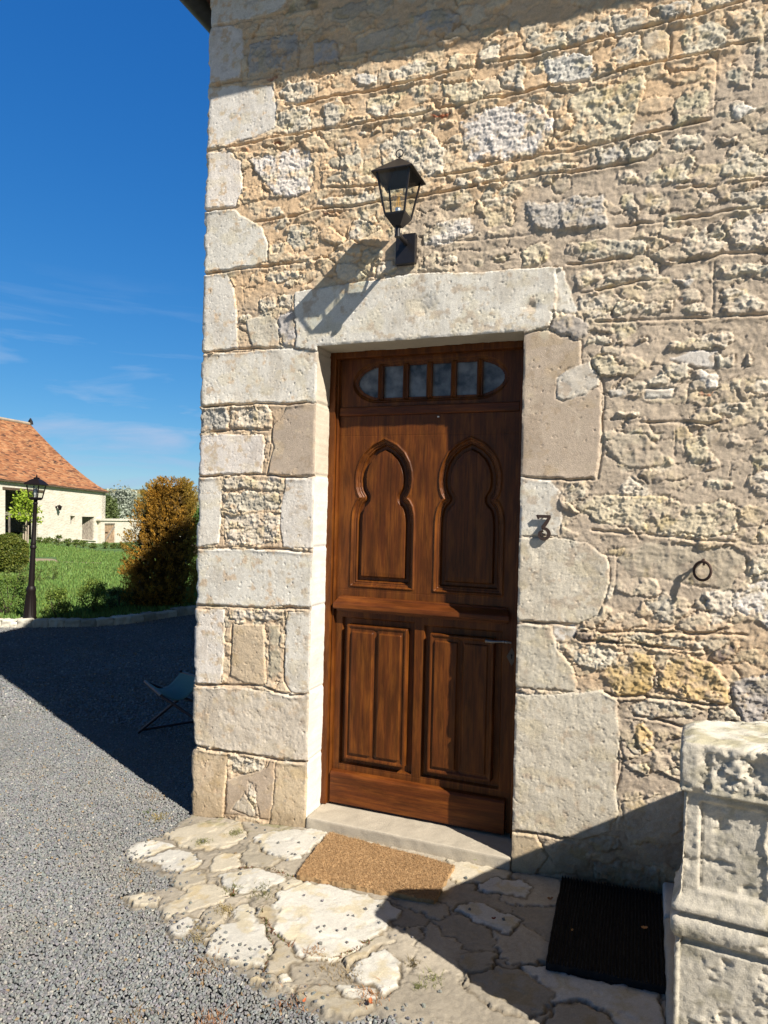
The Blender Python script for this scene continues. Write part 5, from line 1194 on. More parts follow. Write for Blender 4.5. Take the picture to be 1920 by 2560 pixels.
# ================================================================== GARDEN AND BACKGROUND
UV0 = (960, )
def uofxy(x, y): rx, ry = x-CAM[0], y-CAM[1]; d = rx*FV[0]+ry*FV[1]; s = rx*R0[0]+ry*R0[1]; return d, s
def lz(x, y):
    d, s = uofxy(np.asarray(x, float), np.asarray(y, float)); r = np.where(d > 1, s/np.maximum(d, 1), -1); t = np.clip((r+.558)/.152, 0, 1); D = .85+.85*t
    dd = np.hypot(x, y+3); return .04-D*sst(8.5, 54, dd)
def onL(u, v, lift=0.0):
    r = ray(u, v); t = 9.0
    while t < 400:
        p = CAM+r*t
        if p[2] <= lz(p[0], p[1])+lift: return p
        t += .05
    return p
M_GRASS, N_, L_, B = newmat('lawn_turf'); v = coords(N_, L_); n1 = noise(N_, L_, v, 1.3, 8, .7); n2 = noise(N_, L_, v, 60, 3)
L_.new(mixc(N_, L_, 1.0, ramp(N_, L_, n1, [(.35, (.08, .17, .035)), (.7, (.13, .22, .055))]), ramp(N_, L_, n2, [(.3, .6), (.7, 1.15)]), 'MULTIPLY'), B.inputs['Base Color'])
B.inputs['Roughness'].default_value = .9; bump(N_, L_, B, n2, .05)
# the lawn fans out from the kerb to the foot of the hill
cp = [np.array(p, float) for p in CP[:-3]]; cp2 = []
for a, b in zip(cp[:-1], cp[1:]):
    n = max(1, int(np.linalg.norm(b-a)/.35)) if np.linalg.norm(b-a) < 6 else 8
    for k in range(n): cp2.append(a+(b-a)*k/n)
cp2 += [cp[-1], np.array([12, 20.]), np.array([60, 10.])]; cp2 = np.array(cp2)
dist0 = np.hypot(cp2[:, 0], cp2[:, 1]+3); dirs = (cp2-np.array([0, -3]))/dist0[:, None]
fr = np.concatenate([[0, .004, .012], np.linspace(.03, 1, 60)**1.5]); rows = []
for t in fr:
    R_ = np.maximum(dist0, 0)+(np.maximum(72, dist0+15)-dist0)*t; P = np.array([0, -3])+dirs*R_[:, None]; rows.append(np.column_stack([P, lz(P[:, 0], P[:, 1])+.03*fbm(P[:, 0]/2, P[:, 1]/2, 3, 95)]))
G_ = np.array(rows); m_, n_ = G_.shape[:2]; i, j = np.meshgrid(np.arange(m_-1), np.arange(n_-1), indexing='ij'); q = i*n_+j
tag(mesh_np('lawn', G_.reshape(-1, 3), np.stack([q, q+n_, q+n_+1, q+1], -1).reshape(-1, 4), M_GRASS), kind='structure')
M_HILL, N_, L_, B = newmat('far_fields'); v = coords(N_, L_); n1 = noise(N_, L_, v, .035, 6, .55); n2 = noise(N_, L_, v, 1.0, 6, .7)
L_.new(mixc(N_, L_, 1.0, ramp(N_, L_, n1, [(.42, (.11, .16, .05)), (.55, (.27, .24, .11))]), ramp(N_, L_, n2, [(.3, .75), (.7, 1.1)]), 'MULTIPLY'), B.inputs['Base Color']); B.inputs['Roughness'].default_value = 1
rows = []
for t in np.linspace(0, 1, 40):
    Rr = np.maximum(72, dist0+15)+t**1.7*560; P = np.array([0, -3])+dirs*Rr[:, None]; z0 = G_[-1, :, 2]; hh = 10.5*sst(0, .8, t)*(1+.25*fbm(P[:, 0]/160, P[:, 1]/160, 3, 97)); rows.append(np.column_stack([P, z0+hh+.2*fbm(P[:, 0]/9, P[:, 1]/9, 3, 98)*t]))
H_ = np.array(rows); m_, n_ = H_.shape[:2]; i, j = np.meshgrid(np.arange(m_-1), np.arange(n_-1), indexing='ij'); q = i*n_+j
tag(mesh_np('hill', H_.reshape(-1, 3), np.stack([q, q+n_, q+n_+1, q+1], -1).reshape(-1, 4), M_HILL), kind='structure')
# grass blades on the part of the lawn one can read as grass
def lawn_pts(n, dmin, dmax, ulo=-160, uhi=640):
    u_ = RS.uniform(ulo, uhi, n); d = np.exp(RS.uniform(math.log(dmin), math.log(dmax), n)); s = (u_-960)/1720*d
    x = CAM[0]+FV[0]*d+R0[0]*s; y = CAM[1]+FV[1]*d+R0[1]*s; return x, y
x, y = lawn_pts(90000, 8.6, 46); cx_ = np.array([c[0] for c in CURB]); cy_ = np.array([c[1] for c in CURB])
th_ = np.arctan2(y+3, x); th0 = np.arctan2(cp2[:, 1]+3, cp2[:, 0]); o_ = np.argsort(th0); Rc_ = np.interp(th_, th0[o_], dist0[o_]); d0, s0 = uofxy(x, y); u0 = 960+1720*s0/d0; v0 = 1280+.024*(u0-960)+(1.55-lz(x, y))/d0*1720; pth = (v0 > 1393) & (v0 < 1407.5) & (u0 < 145) | (v0 > 1404) & (v0 < 1412) & (u0 >= 140) & (v0-1405.5 > (u0-143)*.026-1) & (v0-1405.5 < (u0-143)*.026+3.5); m = (np.hypot(x, y+3) > Rc_+.14) & ~pth; x, y = x[m], y[m]
dd = np.hypot(x, y+3); n_ = len(x); gcol = np.array([.13, .245, .06])*(.6+.8*RS.rand(n_, 1))+RS.rand(n_, 1)*np.array([.08, .05, .01]); P = np.column_stack([x, y, lz(x, y)-.01])
V, F, Cc = blades(P, 1.0, 1.0, gcol, .45); V = V.reshape(-1, 6, 3); sc_ = (.045+.0022*dd)[:, None, None]; o3 = P[:, None]; V[..., 2:3] = o3[..., 2:3]+(V[..., 2:3]-o3[..., 2:3])*sc_*1.1; V[..., :2] = o3[..., :2]+(V[..., :2]-o3[..., :2])*np.where(np.array([1, 1, 1, 1, 1, 1])[None, :, None] > 0, (.006+.0008*dd)[:, None, None]*1.4, 0)
tag(mesh_np('grass', V.reshape(-1, 3), F, M_LEAF, None, Cc, False), kind='stuff')
# kerb of rough stones
KB = [np.array(p, float) for p in [(-14, -.3), (-9.6, 2.35)]+CURB+[(-6.34, 8)]]; V, F, Cc, nb_ = [], [], [], 0
segs = []
for a, b in zip(KB[:-1], KB[1:]):
    L1 = np.linalg.norm(b-a); n = max(1, int(round(L1/.22)))
    for k in range(n): segs.append((a+(b-a)*k/n, a+(b-a)*(k+1)/n))
for a, b in segs:
    t = (b-a); l = np.linalg.norm(t); t /= l; nn = np.array([t[1], -t[0]]) if np.dot(np.array([t[1], -t[0]]), np.array([0, -3])-a) < 0 else np.array([-t[1], t[0]]); s_ = RS.randint(90)
    hh = .125+RS.uniform(-.012, .012); nu, nv = 16, 16; col = np.array([.62, .58, .48]) if RS.rand() > .25 else np.array([.40, .375, .31]); col = col*RS.uniform(.85, 1.12)
    S, T = np.meshgrid(np.linspace(0, 1, nu), np.linspace(0, 1, nv), indexing='ij'); prof_y = np.interp(T, [0, .45, .55, 1], [0, 0, .02, .16]); prof_z = np.interp(T, [0, .45, .55, 1], [-.07, hh-.075, hh-.062, hh-.07])
    rn = fbm(S*4+s_, T*5, 4, 99, .6); e_ = np.exp(-(np.minimum(S, 1-S)/.06)**2); off = prof_y-.010*0+.03*rn+.022*e_; P = a[None, None]+t*((S*1.06-.03)*l)[..., None]+nn*off[..., None]; Z_ = prof_z+.012*rn*(T > .3)-.022*e_*(T > .4)
    V.append(np.dstack([P, Z_]).reshape(-1, 3)); i, j = np.meshgrid(np.arange(nu-1), np.arange(nv-1), indexing='ij'); q = i*nv+j+nb_; F.append(np.stack([q, q+nv, q+nv+1, q+1], -1).reshape(-1, 4)); nb_ += nu*nv
    Cc.append((col*(1+.2*rn)[..., None]).reshape(-1, 3))
tag(mesh_np('kerb', np.concatenate(V), np.concatenate(F), M_STONE, None, np.concatenate(Cc)), kind='structure')
# worn path across the lawn
def strip(name, pts, mat, lift):
    V = []; 
    for u_, v0, v1 in pts: a = onL(u_, v1, lift); b = onL(u_, v0, lift); V += [a+[0, 0, 0], b]
    n = len(pts); V = [(p[0], p[1], lz(p[0], p[1])+lift) for p in V]; return MB().add(V, [(2*k, 2*k+2, 2*k+3, 2*k+1) for k in range(n-1)]).build(name, mat, fixn=False)
M_PATH = flat_mat('sandy_path', (.36, .27, .17), .95, nv=.25, nscale=6)
tag(strip('garden_path', [(-260, 1384, 1398), (-60, 1390, 1404), (40, 1394, 1406), (80, 1396, 1406), (130, 1397, 1406.5), (143, 1400, 1408)], M_PATH, .035), kind='structure')
tag(strip('footpath', [(143, 1404, 1408), (200, 1405, 1408.5), (260, 1407, 1410), (330, 1408.5, 1412), (420, 1412, 1415)], M_PATH, .035), kind='structure')

# ------------------------------------------------------------------ foliage
def leafmesh(name, P, size, cols, parent, up=.0, el=2.0, loc=(0, 0, 0), Nrm=None):
    n = len(P); a = RS.normal(0, 1, (n, 3)); a[:, 2] += up; 
    if Nrm is not None: a = a*.8+Nrm*1.2
    a /= np.linalg.norm(a, axis=1, keepdims=True)+1e-9; b = RS.normal(0, 1, (n, 3)); b -= a*(a*b).sum(1, keepdims=True); b /= np.linalg.norm(b, axis=1, keepdims=True)+1e-9
    s = (np.asarray(size)*RS.uniform(.6, 1.3, n))[:, None]; V = np.stack([P-a*s*.5, P+b*s*.5/el-a*s*.05, P+a*s*.5, P-b*s*.5/el-a*s*.05], 1)
    return mesh_np(name, V.reshape(-1, 3), np.arange(4*n).reshape(n, 4), M_LEAF, parent, np.repeat(cols, 4, 0), False, loc)
def vcol(n, c0, c1, p=1.0): t = RS.rand(n, 1)**p; return np.array(c0)*(1-t)+np.array(c1)*t
M_BARK = flat_mat('bark', (.10, .075, .05), .95, nv=.4, nscale=60, bd=.01)
def bush(name, base, rx, h, n, size, c0, c1, label, cat, group=None, clump=22, dens_=.75, up=.5):
    r = empty(name, base, label, cat, group); m = MB()
    nk = max(5, int(n/clump)); th = RS.uniform(0, 2*PI, nk); zz = RS.uniform(.10, 1, nk)**.8; rr = rx*np.sqrt(np.clip(1-((zz-.45)/.62)**2, .05, 1))*RS.uniform(dens_**2, 1.05, nk)
    K = np.column_stack([rr*np.cos(th), rr*np.sin(th), zz*h])+np.array(base); P = (K[:, None]+RS.normal(0, 1, (nk, clump, 3))*np.array([rx*.16, rx*.16, h*.07])).reshape(-1, 3)
    for k in range(7): e = K[RS.randint(nk)]; m.tube([base, (np.array(base)+e)/2+RS.normal(0, .02, 3), e], [rx*.035, rx*.025, rx*.01], 5)
    m.build('stem', M_BARK, r); cl = np.repeat(RS.uniform(.75, 1.2, (nk, 1)), clump, 0); leafmesh('foliage', P, np.full(len(P), size), vcol(len(P), c0, c1)*cl, r, up, 1.8); return r
# big golden conifer
cb = atD(396, 1508, 10.6); cb[2] = lz(cb[0], cb[1]); r = empty('conifer', cb, 'large golden orange clipped conifer standing half in shade beyond the gravel yard', 'tree')
dC = 10.6; k_ = dC/1720
prof_u = np.array([[0, .44], [.1, .49], [.35, .52], [.5, .49], [.67, .44], [.89, .365], [.96, .29], [1.0, .15]]); Hc = (1508-1196)*k_+.02
nk = 1500; zz = RS.uniform(0.02, 1, nk); th = RS.uniform(0, 2*PI, nk); lump = 1+.14*np.sin(th*3+zz*4)+.08*np.sin(th*5-zz*9)+.06*np.sin(zz*23+th*2); rr = np.interp(zz, prof_u[:, 0], prof_u[:, 1])*lump*RS.uniform(.78, 1.04, nk)
lean = np.array([R0[0], R0[1], 0])*.17; K = cb+np.column_stack([rr*np.cos(th), rr*np.sin(th), zz*Hc])+lean[None]*(zz[:, None]**1.3)
out_ = np.column_stack([np.cos(th), np.sin(th), np.full(nk, .9)]); out_ /= np.linalg.norm(out_, axis=1, keepdims=True)
nl = 34; tt_ = RS.uniform(-.3, 1, (nk, nl, 1)); P = K[:, None]+out_[:, None]*tt_*.085+RS.normal(0, .020, (nk, nl, 3))*(1.2-tt_); P = P.reshape(-1, 3)
gr = sst(.1, .6, np.sin(th*2+1)+.8*fbm(zz*5, th, 3, 5)+.2)[:, None]; cb0 = np.array([.43, .235, .032])*(1-gr*.45)+np.array([.24, .22, .04])*gr*.45; cK = cb0*RS.uniform(.65, 1.25, (nk, 1))
cc = np.repeat(cK, nl, 0)*RS.uniform(.7, 1.25, (len(P), 1)); leafmesh('foliage', P, np.full(len(P), .030), cc, r, .9, 3.0, Nrm=np.repeat(out_, nl, 0))
core = []; 
MB().tube([cb, cb+np.array([0, 0, Hc*.4]), cb+np.array([0, 0, Hc*.85])+lean*.8], [.06, .05, .02], 8).build('trunk', M_BARK, r)
q = MB(); 
for k in range(70):
    a = RS.uniform(0, 2*PI); z_ = RS.uniform(.05, .9); rr_ = np.interp(z_, prof_u[:, 0], prof_u[:, 1])*.8; p0_ = cb+np.array([0, 0, z_*Hc*.75]); q.tube([p0_, cb+lean*z_**1.3+np.array([rr_*math.cos(a), rr_*math.sin(a), z_*Hc])], [.018, .006], 5)
q.build('branches', M_BARK, r)
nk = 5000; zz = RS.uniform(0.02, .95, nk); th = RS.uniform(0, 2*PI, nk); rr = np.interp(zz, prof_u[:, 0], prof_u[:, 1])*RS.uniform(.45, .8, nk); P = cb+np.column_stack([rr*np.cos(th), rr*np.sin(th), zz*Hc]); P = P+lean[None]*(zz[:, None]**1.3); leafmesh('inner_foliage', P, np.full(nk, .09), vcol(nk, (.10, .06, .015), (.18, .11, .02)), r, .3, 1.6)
# round topiary
tb = onL(14, 1436); tr_ = 52*np.dot(tb-CAM, FV)/1720; r = empty('topiary_ball', tb, 'clipped round green bush cut by the left edge of the photo behind the street lamp', 'bush')
n_ = 15000; v_ = RS.normal(0, 1, (n_, 3)); v_ /= np.linalg.norm(v_, axis=1, keepdims=True); rr = tr_*(1+.05*np.sin(v_[:, 0]*7)*np.cos(v_[:, 2]*6))*RS.uniform(.86, 1.02, n_); c_ = tb+np.array([0, 0, tr_*.98]); P = c_+v_*rr[:, None]*np.array([1, 1, .98]); P = P[P[:, 2] > tb[2]]
leafmesh('foliage', P, np.full(len(P), .045), vcol(len(P), (.06, .10, .015), (.20, .21, .035)), r, .4, 1.6)
MB().tube([tb, tb+np.array([0, 0, tr_])], [.03, .02], 6).build('trunk', M_BARK, r)
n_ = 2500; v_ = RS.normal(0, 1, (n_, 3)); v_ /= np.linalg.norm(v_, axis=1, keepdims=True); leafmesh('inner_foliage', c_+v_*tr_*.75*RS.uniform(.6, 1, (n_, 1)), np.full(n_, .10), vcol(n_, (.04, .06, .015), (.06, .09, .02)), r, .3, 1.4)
# shrubs along the kerb
SH = [(18, 1540, 50, 95, 2600, (.07, .14, .02), (.20, .28, .05), 'bushy dark green shrub behind the kerb at the left edge of the photo'),
      (40, 1465, 34, 50, 900, (.10, .14, .03), (.24, .26, .06), 'pale yellowish green shrub on the lawn left of the lamp post foot'),
      (96, 1458, 14, 34, 350, (.09, .13, .03), (.19, .23, .05), 'small wispy shrub just right of the lamp post on the lawn'),
      (130, 1455, 14, 34, 350, (.08, .13, .03), (.18, .22, .05), 'narrow sapling shrub in the middle of the lawn'),
      (141, 1544, 31, 68, 1700, (.08, .14, .02), (.22, .28, .05), 'round leafy shrub at the kerb between the lamp post and a taller shrub'),
      (233, 1533, 33, 80, 1900, (.08, .14, .02), (.22, .28, .05), 'tall sunlit shrub with a shaded foot next to the golden conifer'),
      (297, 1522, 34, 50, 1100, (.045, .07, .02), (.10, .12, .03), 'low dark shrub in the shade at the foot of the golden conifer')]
for u_, v_, r_, h_, n_, c0, c1, lb in SH:
    b = onL(u_, v_); d_ = float(np.dot(b-CAM, FV)); k = d_/1720; bush('shrub', b, r_*k, h_*k, n_, .030 if n_ > 500 else .028, c0, c1, lb, 'shrub', 'shrubs on the lawn')
# hedge plants before the barn
hp_ = [(58, 1368, 20, 'leftmost low plant in the border before the barn, half behind the lamp post'), (100, 1370, 16, 'low green plant right of the lamp post in the barn border'), (122, 1370, 18, 'low green plant below the barn lamp in the border'), (146, 1371, 24, 'tallest bushy plant in the middle of the barn border'), (168, 1371, 18, 'green border plant just left of the small barn window'),
       (190, 1371, 17, 'low green plant under the small barn window'), (208, 1371, 18, 'green plant before the left jamb of the barn doorway'), (232, 1371, 13, 'low plant right of the barn doorway'), (262, 1373, 18, 'leafy plant before the wooden garden gate'), (284, 1374, 14, 'low plant right of the wooden garden gate'), (302, 1375, 12, 'small plant at the foot of the garden wall next to the conifer'), (318, 1376, 14, 'last border plant touching the golden conifer')]
for u_, v_, h_, lb in hp_:
    b = atD(u_, v_, 44 + (u_-60)*.03); b[2] = lz(b[0], b[1]); k = 44/1720; bush('border_plant', b, 12*k, h_*k*1.15, 420, .11, (.07, .12, .025), (.20, .24, .06), lb, 'plant', 'plants in the border before the barn', 12, .3)
# ------------------------------------------------------------------ lamp post
lb_ = atD(74, 1547, 8.95); lb_[2] = lz(lb_[0], lb_[1])+.01; lt = atD(92, 1187, 8.95); ax_ = lt-lb_; Hl = np.linalg.norm(ax_); ax_ = ax_/Hl
M_LP = flat_mat('brown_black_metal', (.011, .007, .0065), .5, .0, .22, .2, 40)
st_ = empty('street_lamp', lb_, 'dark cast metal lamp post with a glass lantern standing by the kerb of the lawn', 'street lamp')
def lpz(v_): return (1547-v_)/(1547-1187)*Hl
kk = 8.95/1720
def lath(name, prof, seg=20, parent=st_, rot=0.0, mat=None, sm=True): return MB().lathe(lb_, prof, seg, ax_, rot).build(name, mat or M_LP, parent, smooth=sm)
lath('base', [(17*kk, lpz(1549)), (17*kk, lpz(1545)), (15*kk, lpz(1541)), (12*kk, lpz(1500)), (10.5*kk, lpz(1480)), (11.5*kk, lpz(1476)), (11.5*kk, lpz(1471)), (9.5*kk, lpz(1466)), (8*kk, lpz(1464))])
fl_ = MB()
for a in range(12):
    th = a*PI/6; e1 = np.cross(ax_, [0, 1, 0]); e1 /= np.linalg.norm(e1); e2 = np.cross(ax_, e1); w_ = math.cos(th)*e1+math.sin(th)*e2
    fl_.tube([lb_+ax_*lpz(1536)+w_*14.6*kk, lb_+ax_*lpz(1486)+w_*11.0*kk], 1.0*kk, 6)
fo = fl_.build('fluting', M_LP, st_, smooth=True)
lath('pole', [(7.5*kk, lpz(1466)), (6.3*kk, lpz(1400)), (6.0*kk, lpz(1372)), (8*kk, lpz(1370)), (8*kk, lpz(1366)), (6*kk, lpz(1362)), (7*kk, lpz(1358)), (5.5*kk, lpz(1354)), (4.6*kk, lpz(1262)), (6*kk, lpz(1258)), (4.2*kk, lpz(1254)), (5*kk, lpz(1250)), (9*kk, lpz(1248))])
s2_ = math.sqrt(2)
lath('lantern_floor', [(9*kk*s2_, lpz(1250)), (12*kk*s2_, lpz(1246)), (11*kk*s2_, lpz(1243))], 4, rot=PI/4+.3, sm=False)
e1 = np.cross(ax_, [0, 1, 0]); e1 /= np.linalg.norm(e1); e2 = np.cross(ax_, e1)
def cor(i, r_, z_): a = PI/4+.3+i*PI/2; return lb_+ax_*z_+r_*s2_*(math.cos(a)*e1+math.sin(a)*e2)
for i in range(4):
    MB().tube([cor(i, 11*kk, lpz(1244)), cor(i, 15.5*kk, lpz(1214))], 1.6*kk, 6).build('lantern_bar', M_LP, st_)
    P = [cor(i, 10.4*kk, lpz(1244)), cor(i+1, 10.4*kk, lpz(1244)), cor(i+1, 14.8*kk, lpz(1214)), cor(i, 14.8*kk, lpz(1214))]
    MB().add(P, [(0, 1, 2, 3)]).build('glass_pane', M_GLASS, st_, fixn=False)
lath('lantern_roof', [(15*kk*s2_, lpz(1213)), (21*kk*s2_, lpz(1212)), (20*kk*s2_, lpz(1209)), (11*kk*s2_, lpz(1200)), (5*kk*s2_, lpz(1197)), (5.2*kk*s2_, lpz(1194)), (2*kk*s2_, lpz(1193))], 4, rot=PI/4+.3, sm=False)
lath('finial', [(3.4*kk, lpz(1194)), (1.5*kk, lpz(1192)), (2.4*kk, lpz(1190)), (.3*kk, lpz(1186))], 12)
lath('bulb', [(4*kk, lpz(1243)), (4*kk, lpz(1238)), (5*kk, lpz(1236)), (5*kk, lpz(1226)), (2*kk, lpz(1221))], 12, mat=flat_mat('lamp_bulb', (.7, .7, .68), .3))
# ------------------------------------------------------------------ barn
def UD(u_): return 46+12*u_/262.0
bA = atD(0, 1260, UD(0)); bB = atD(262, 1260, UD(262)); bt = (bB-bA); bt[2] = 0; bt /= np.linalg.norm(bt); bn = np.array([-bt[1], bt[0], 0]); bn = bn if np.dot(bn, bA-CAM) > 0 else -bn
def BPt(u_, v_, dep=0.0): r_ = ray(u_, v_); t = np.dot(bA+bn*dep-CAM, bn)/np.dot(r_, bn); return CAM+r_*t
barn = empty('barn', (bB[0], bB[1], -1.8), 'long pale stone barn with a steep orange tiled roof across the lawn', 'barn')
M_BW, N_, L_, B = newmat('barn_limestone'); v = coords(N_, L_, (1, 1, 2.0)); vo = N_.new('ShaderNodeTexVoronoi'); vo.inputs['Scale'].default_value = 3.8; L_.new(v, vo.inputs['Vector'])
sc_ = N_.new('ShaderNodeSeparateColor'); L_.new(vo.outputs['Color'], sc_.inputs[0]); c1 = ramp(N_, L_, sc_.outputs[0], [(0, (.58, .53, .44)), (1, (.65, .605, .51))])
n1 = noise(N_, L_, v, 1.2, 6); L_.new(mixc(N_, L_, 1.0, c1, ramp(N_, L_, n1, [(.3, .85), (.7, 1.08)]), 'MULTIPLY'), B.inputs['Base Color']); B.inputs['Roughness'].default_value = .95; bump(N_, L_, B, vo.outputs['Distance'], -.02)
def slab(quad, depth, off=0.0):
    P = [BPt(*p)+bn*off for p in quad]; return MB().prism(P, bn*depth)
T_ = lambda u_: 1197+30*u_/262-1; Bo = lambda u_: 1342+22*u_/262+24
tiles_ = [(-420, 13, T_, None), ]
w_ = MB()
def wq(u0, u1, v0a, v0b, v1a, v1b): 
    P = [BPt(u0, v0a), BPt(u1, v0b), BPt(u1, v1b), BPt(u0, v1a)]; w_.prism(P, bn*.55)
wq(-330, 13, T_(-330), T_(13), Bo(-330), Bo(13)); wq(13, 95, T_(13), T_(95), 1219, 1228); wq(95, 176, T_(95), T_(176), Bo(95), Bo(176)); wq(176, 188, T_(176), T_(188), 1289, 1290)
wq(176, 188, 1309, 1309, Bo(176), Bo(188)); wq(188, 205, T_(188), T_(205), Bo(188), Bo(205)); wq(205, 235, T_(205), T_(235), 1292, 1292.5); wq(205, 235, 1348, 1350, Bo(205), Bo(235)); wq(235, 263, T_(235), T_(263), Bo(235), Bo(263))
w_.build('stone_wall', M_BW, barn)
M_BD = wood_mat('old_beam', (.16, .11, .075), (.12, .085, .06), (.08, .06, .045), vert=False, rough=.9); M_BG = wood_mat('grey_boards', (.34, .29, .24), (.28, .24, .20), (.2, .17, .14), rough=.95)
slab([(6, 1217), (109, 1226), (109, 1232), (6, 1223.5)], .5, -.05).build('lintel_beam', M_BD, barn)
slab([(14, 1279), (95, 1283), (95, 1291), (14, 1287.5)], .15, .45).build('cross_beam', M_BG, barn); slab([(36.5, 1287), (38.5, 1287), (38.5, 1345), (36.5, 1345)], .1, .40).build('door_post', M_BG, barn)
slab([(178, 1290), (187.5, 1290), (187.5, 1308.5), (178, 1308.5)], .05, .32).build('window', flat_mat('barn_window', (.22, .22, .20), .5), barn)
slab([(206.5, 1291.5), (236, 1292), (236, 1285.5), (206.5, 1285)], .3, -.03).build('door_lintel', M_BW, barn)
dq = [BPt(233.5, 1294)+bn*.1, BPt(218.5, 1295)+bn*.9, BPt(218.5, 1349)+bn*.9, BPt(233.5, 1349)+bn*.1]; MB().prism(dq, bt*.05).build('door', M_BG, barn)
slab([(203, 1348.5), (238, 1350), (238, 1352), (203, 1350.5)], .4, -.12).build('door_sill', M_BW, barn)
# rear and end walls close the barn
e0 = BPt(262.5, 1300); l0 = BPt(-328, 1300); MB().prism([(e0[0], e0[1], -3), (e0[0], e0[1], 2.7), tuple(e0*[1, 1, 0]+bn*11+[0, 0, 2.7]), tuple(e0*[1, 1, 0]+bn*11+[0, 0, -3])], bt*-.5).build('end_wall', M_BW, barn)
MB().prism([(*(e0[:2]+bn[:2]*11), -3), (*(e0[:2]+bn[:2]*11), 2.7), (*(l0[:2]+bn[:2]*11), 2.7), (*(l0[:2]+bn[:2]*11), -3)], bn*-.5).build('rear_wall', M_BW, barn)
# roof: bell-cast front slope and hip
M_TILE, N_, L_, B = newmat('orange_tiles'); v = coords(N_, L_); br = N_.new('ShaderNodeTexVoronoi'); mp = N_.new('ShaderNodeMapping'); mp.inputs['Scale'].default_value = (1.5, 1.5, 7.5); L_.new(v, mp.inputs[0]); L_.new(mp.outputs[0], br.inputs['Vector']); br.inputs['Scale'].default_value = 1.6
sc_ = N_.new('ShaderNodeSeparateColor'); L_.new(br.outputs['Color'], sc_.inputs[0])
c1 = ramp(N_, L_, sc_.outputs[0], [(0, (.07, .035, .022)), (.22, (.26, .10, .042)), (.6, (.36, .15, .06)), (1, (.40, .21, .10))]); n1 = noise(N_, L_, v, .8, 6)
L_.new(mixc(N_, L_, 1.0, c1, ramp(N_, L_, n1, [(.3, .78), (.7, 1.1)]), 'MULTIPLY'), B.inputs['Base Color']); B.inputs['Roughness'].default_value = .9; bump(N_, L_, B, br.outputs['Distance'], -.10)
eR_ = BPt(266, 1228.5); eL_ = BPt(-330, 1160); rR = BPt(76, 1061, 5.5); sg_ = 14; nx2 = 40
eR_ = eR_-bn*.25; eL_ = eL_-bn*.25
dr = bt; rL = rR-bt*38; rL[2] = rR[2]-.2
def bell(t): return t**1.35*.80+.20*t
V = []; F = []
for k in range(sg_+1):
    t = k/sg_; zt = bell(t)
    for i in range(nx2+1):
        s = i/nx2; a = eL_*(1-s)+eR_*s; b = rL*(1-s)+rR*s; p = a*(1-t)+b*t; p[2] = a[2]*(1-zt)+b[2]*zt+.03*vn(s*60, t*9, 4); V.append(p)
for k in range(sg_):
    for i in range(nx2): q = k*(nx2+1)+i; F.append((q, q+1, q+nx2+2, q+nx2+1))
n0 = len(V); eB = eR_+bn*11.8
for k in range(sg_+1):
    t = k/sg_; zt = bell(t)
    for i in range(11): s = i/10; a = eR_*(1-s)+eB*s; p = a*(1-t)+rR*t; p[2] = a[2]*(1-zt)+rR[2]*zt; V.append(p)
for k in range(sg_):
    for i in range(10): q = n0+k*11+i; F.append((q, q+1, q+12, q+11))
n0 = len(V); eBL = eL_+bn*11.8; V += [eB, eBL, rL, rR]; F += [(n0, n0+1, n0+2, n0+3)]; V += [eL_, rL, eBL]; F += [(n0+4, n0+5, n0+6)]
rfb = MB().add(V, F).build('roof', M_TILE, barn, fixn=False)
MB().prism([eL_-[0, 0, .02], eR_-[0, 0, .02], eR_-[0, 0, .12], eL_-[0, 0, .12]], bn*.3).build('eaves_board', M_BD, rfb)
MB().tube([rL+[0, 0, .03], rR+[0, 0, .03]], .13, 8).build('ridge_tiles', flat_mat('ridge_mortar', (.42, .34, .26), .95, nv=.35, nscale=3), rfb)
MB().lathe(rR+np.array([.0, 0, 0]), [(.22, 0), (.16, .3), (.12, .34), (.05, .50), (.01, .52)], 8).build('ridge_finial', M_LP, rfb)
# lamp on the barn wall
p = BPt(140, 1268); bl = empty('barn_wall_lamp', p, 'small black lantern fixed to the sunlit barn wall', 'wall lamp'); pp = p-bn*.32
MB().tube([p, p-bn*.14+[0, 0, .12], pp+[0, 0, .16]], .03, 8).build('arm', M_LP, bl); MB().lathe(pp+np.array([0, 0, -.22]), [(.09, 0), (.15, .26), (.20, .27), (.05, .36), (.02, .42)], 6).build('lantern', M_LP, bl)
MB().lathe(p, [(.10, 0), (.08, .04)], 12, -bn).build('wall_plate', M_LP, bl)
# garden wall with gate
gw = empty('garden_wall', BPt(300, 1370), 'low stone garden wall joining the barn, with a coping', 'wall')
W2 = MB()
def wq2(u0, u1, v0, v1): P = [BPt(u0, v0, -.3), BPt(u1, v0, -.3), BPt(u1, v1, -.3), BPt(u0, v1, -.3)]; W2.prism(P, bn*.45)
wq2(252, 262, 1302, 1395); wq2(288, 460, 1302, 1395); wq2(262, 288, 1302, 1308); W2.build('stone_wall', M_BW, gw)
P = [BPt(250, 1296.5, -.4), BPt(460, 1299, -.4), BPt(460, 1304, -.4), BPt(250, 1301.5, -.4)]; MB().prism(P, bn*.65).build('coping', M_BW, gw)
gt = MB().prism([BPt(262.3, 1308.5, -.2), BPt(287.7, 1308.5, -.2), BPt(287.7, 1358, -.2), BPt(262.3, 1358, -.2)], bn*.06).build('gate', wood_mat('pale_gate_boards', (.50, .34, .22), (.42, .28, .18), (.33, .22, .15), rough=.9), gw)
gp = MB(); gp.prism([BPt(263, 1354, -.26), BPt(263, 1350, -.26), BPt(286, 1314, -.26), BPt(287, 1318, -.26)], bn*.05); gp.build('brace', M_BG, gt)
MB().prism([BPt(262, 1307, -.28), BPt(289, 1307, -.28), BPt(289, 1311, -.28), BPt(262, 1311, -.28)], bn*.05).build('gate_frame', M_BG, gt)
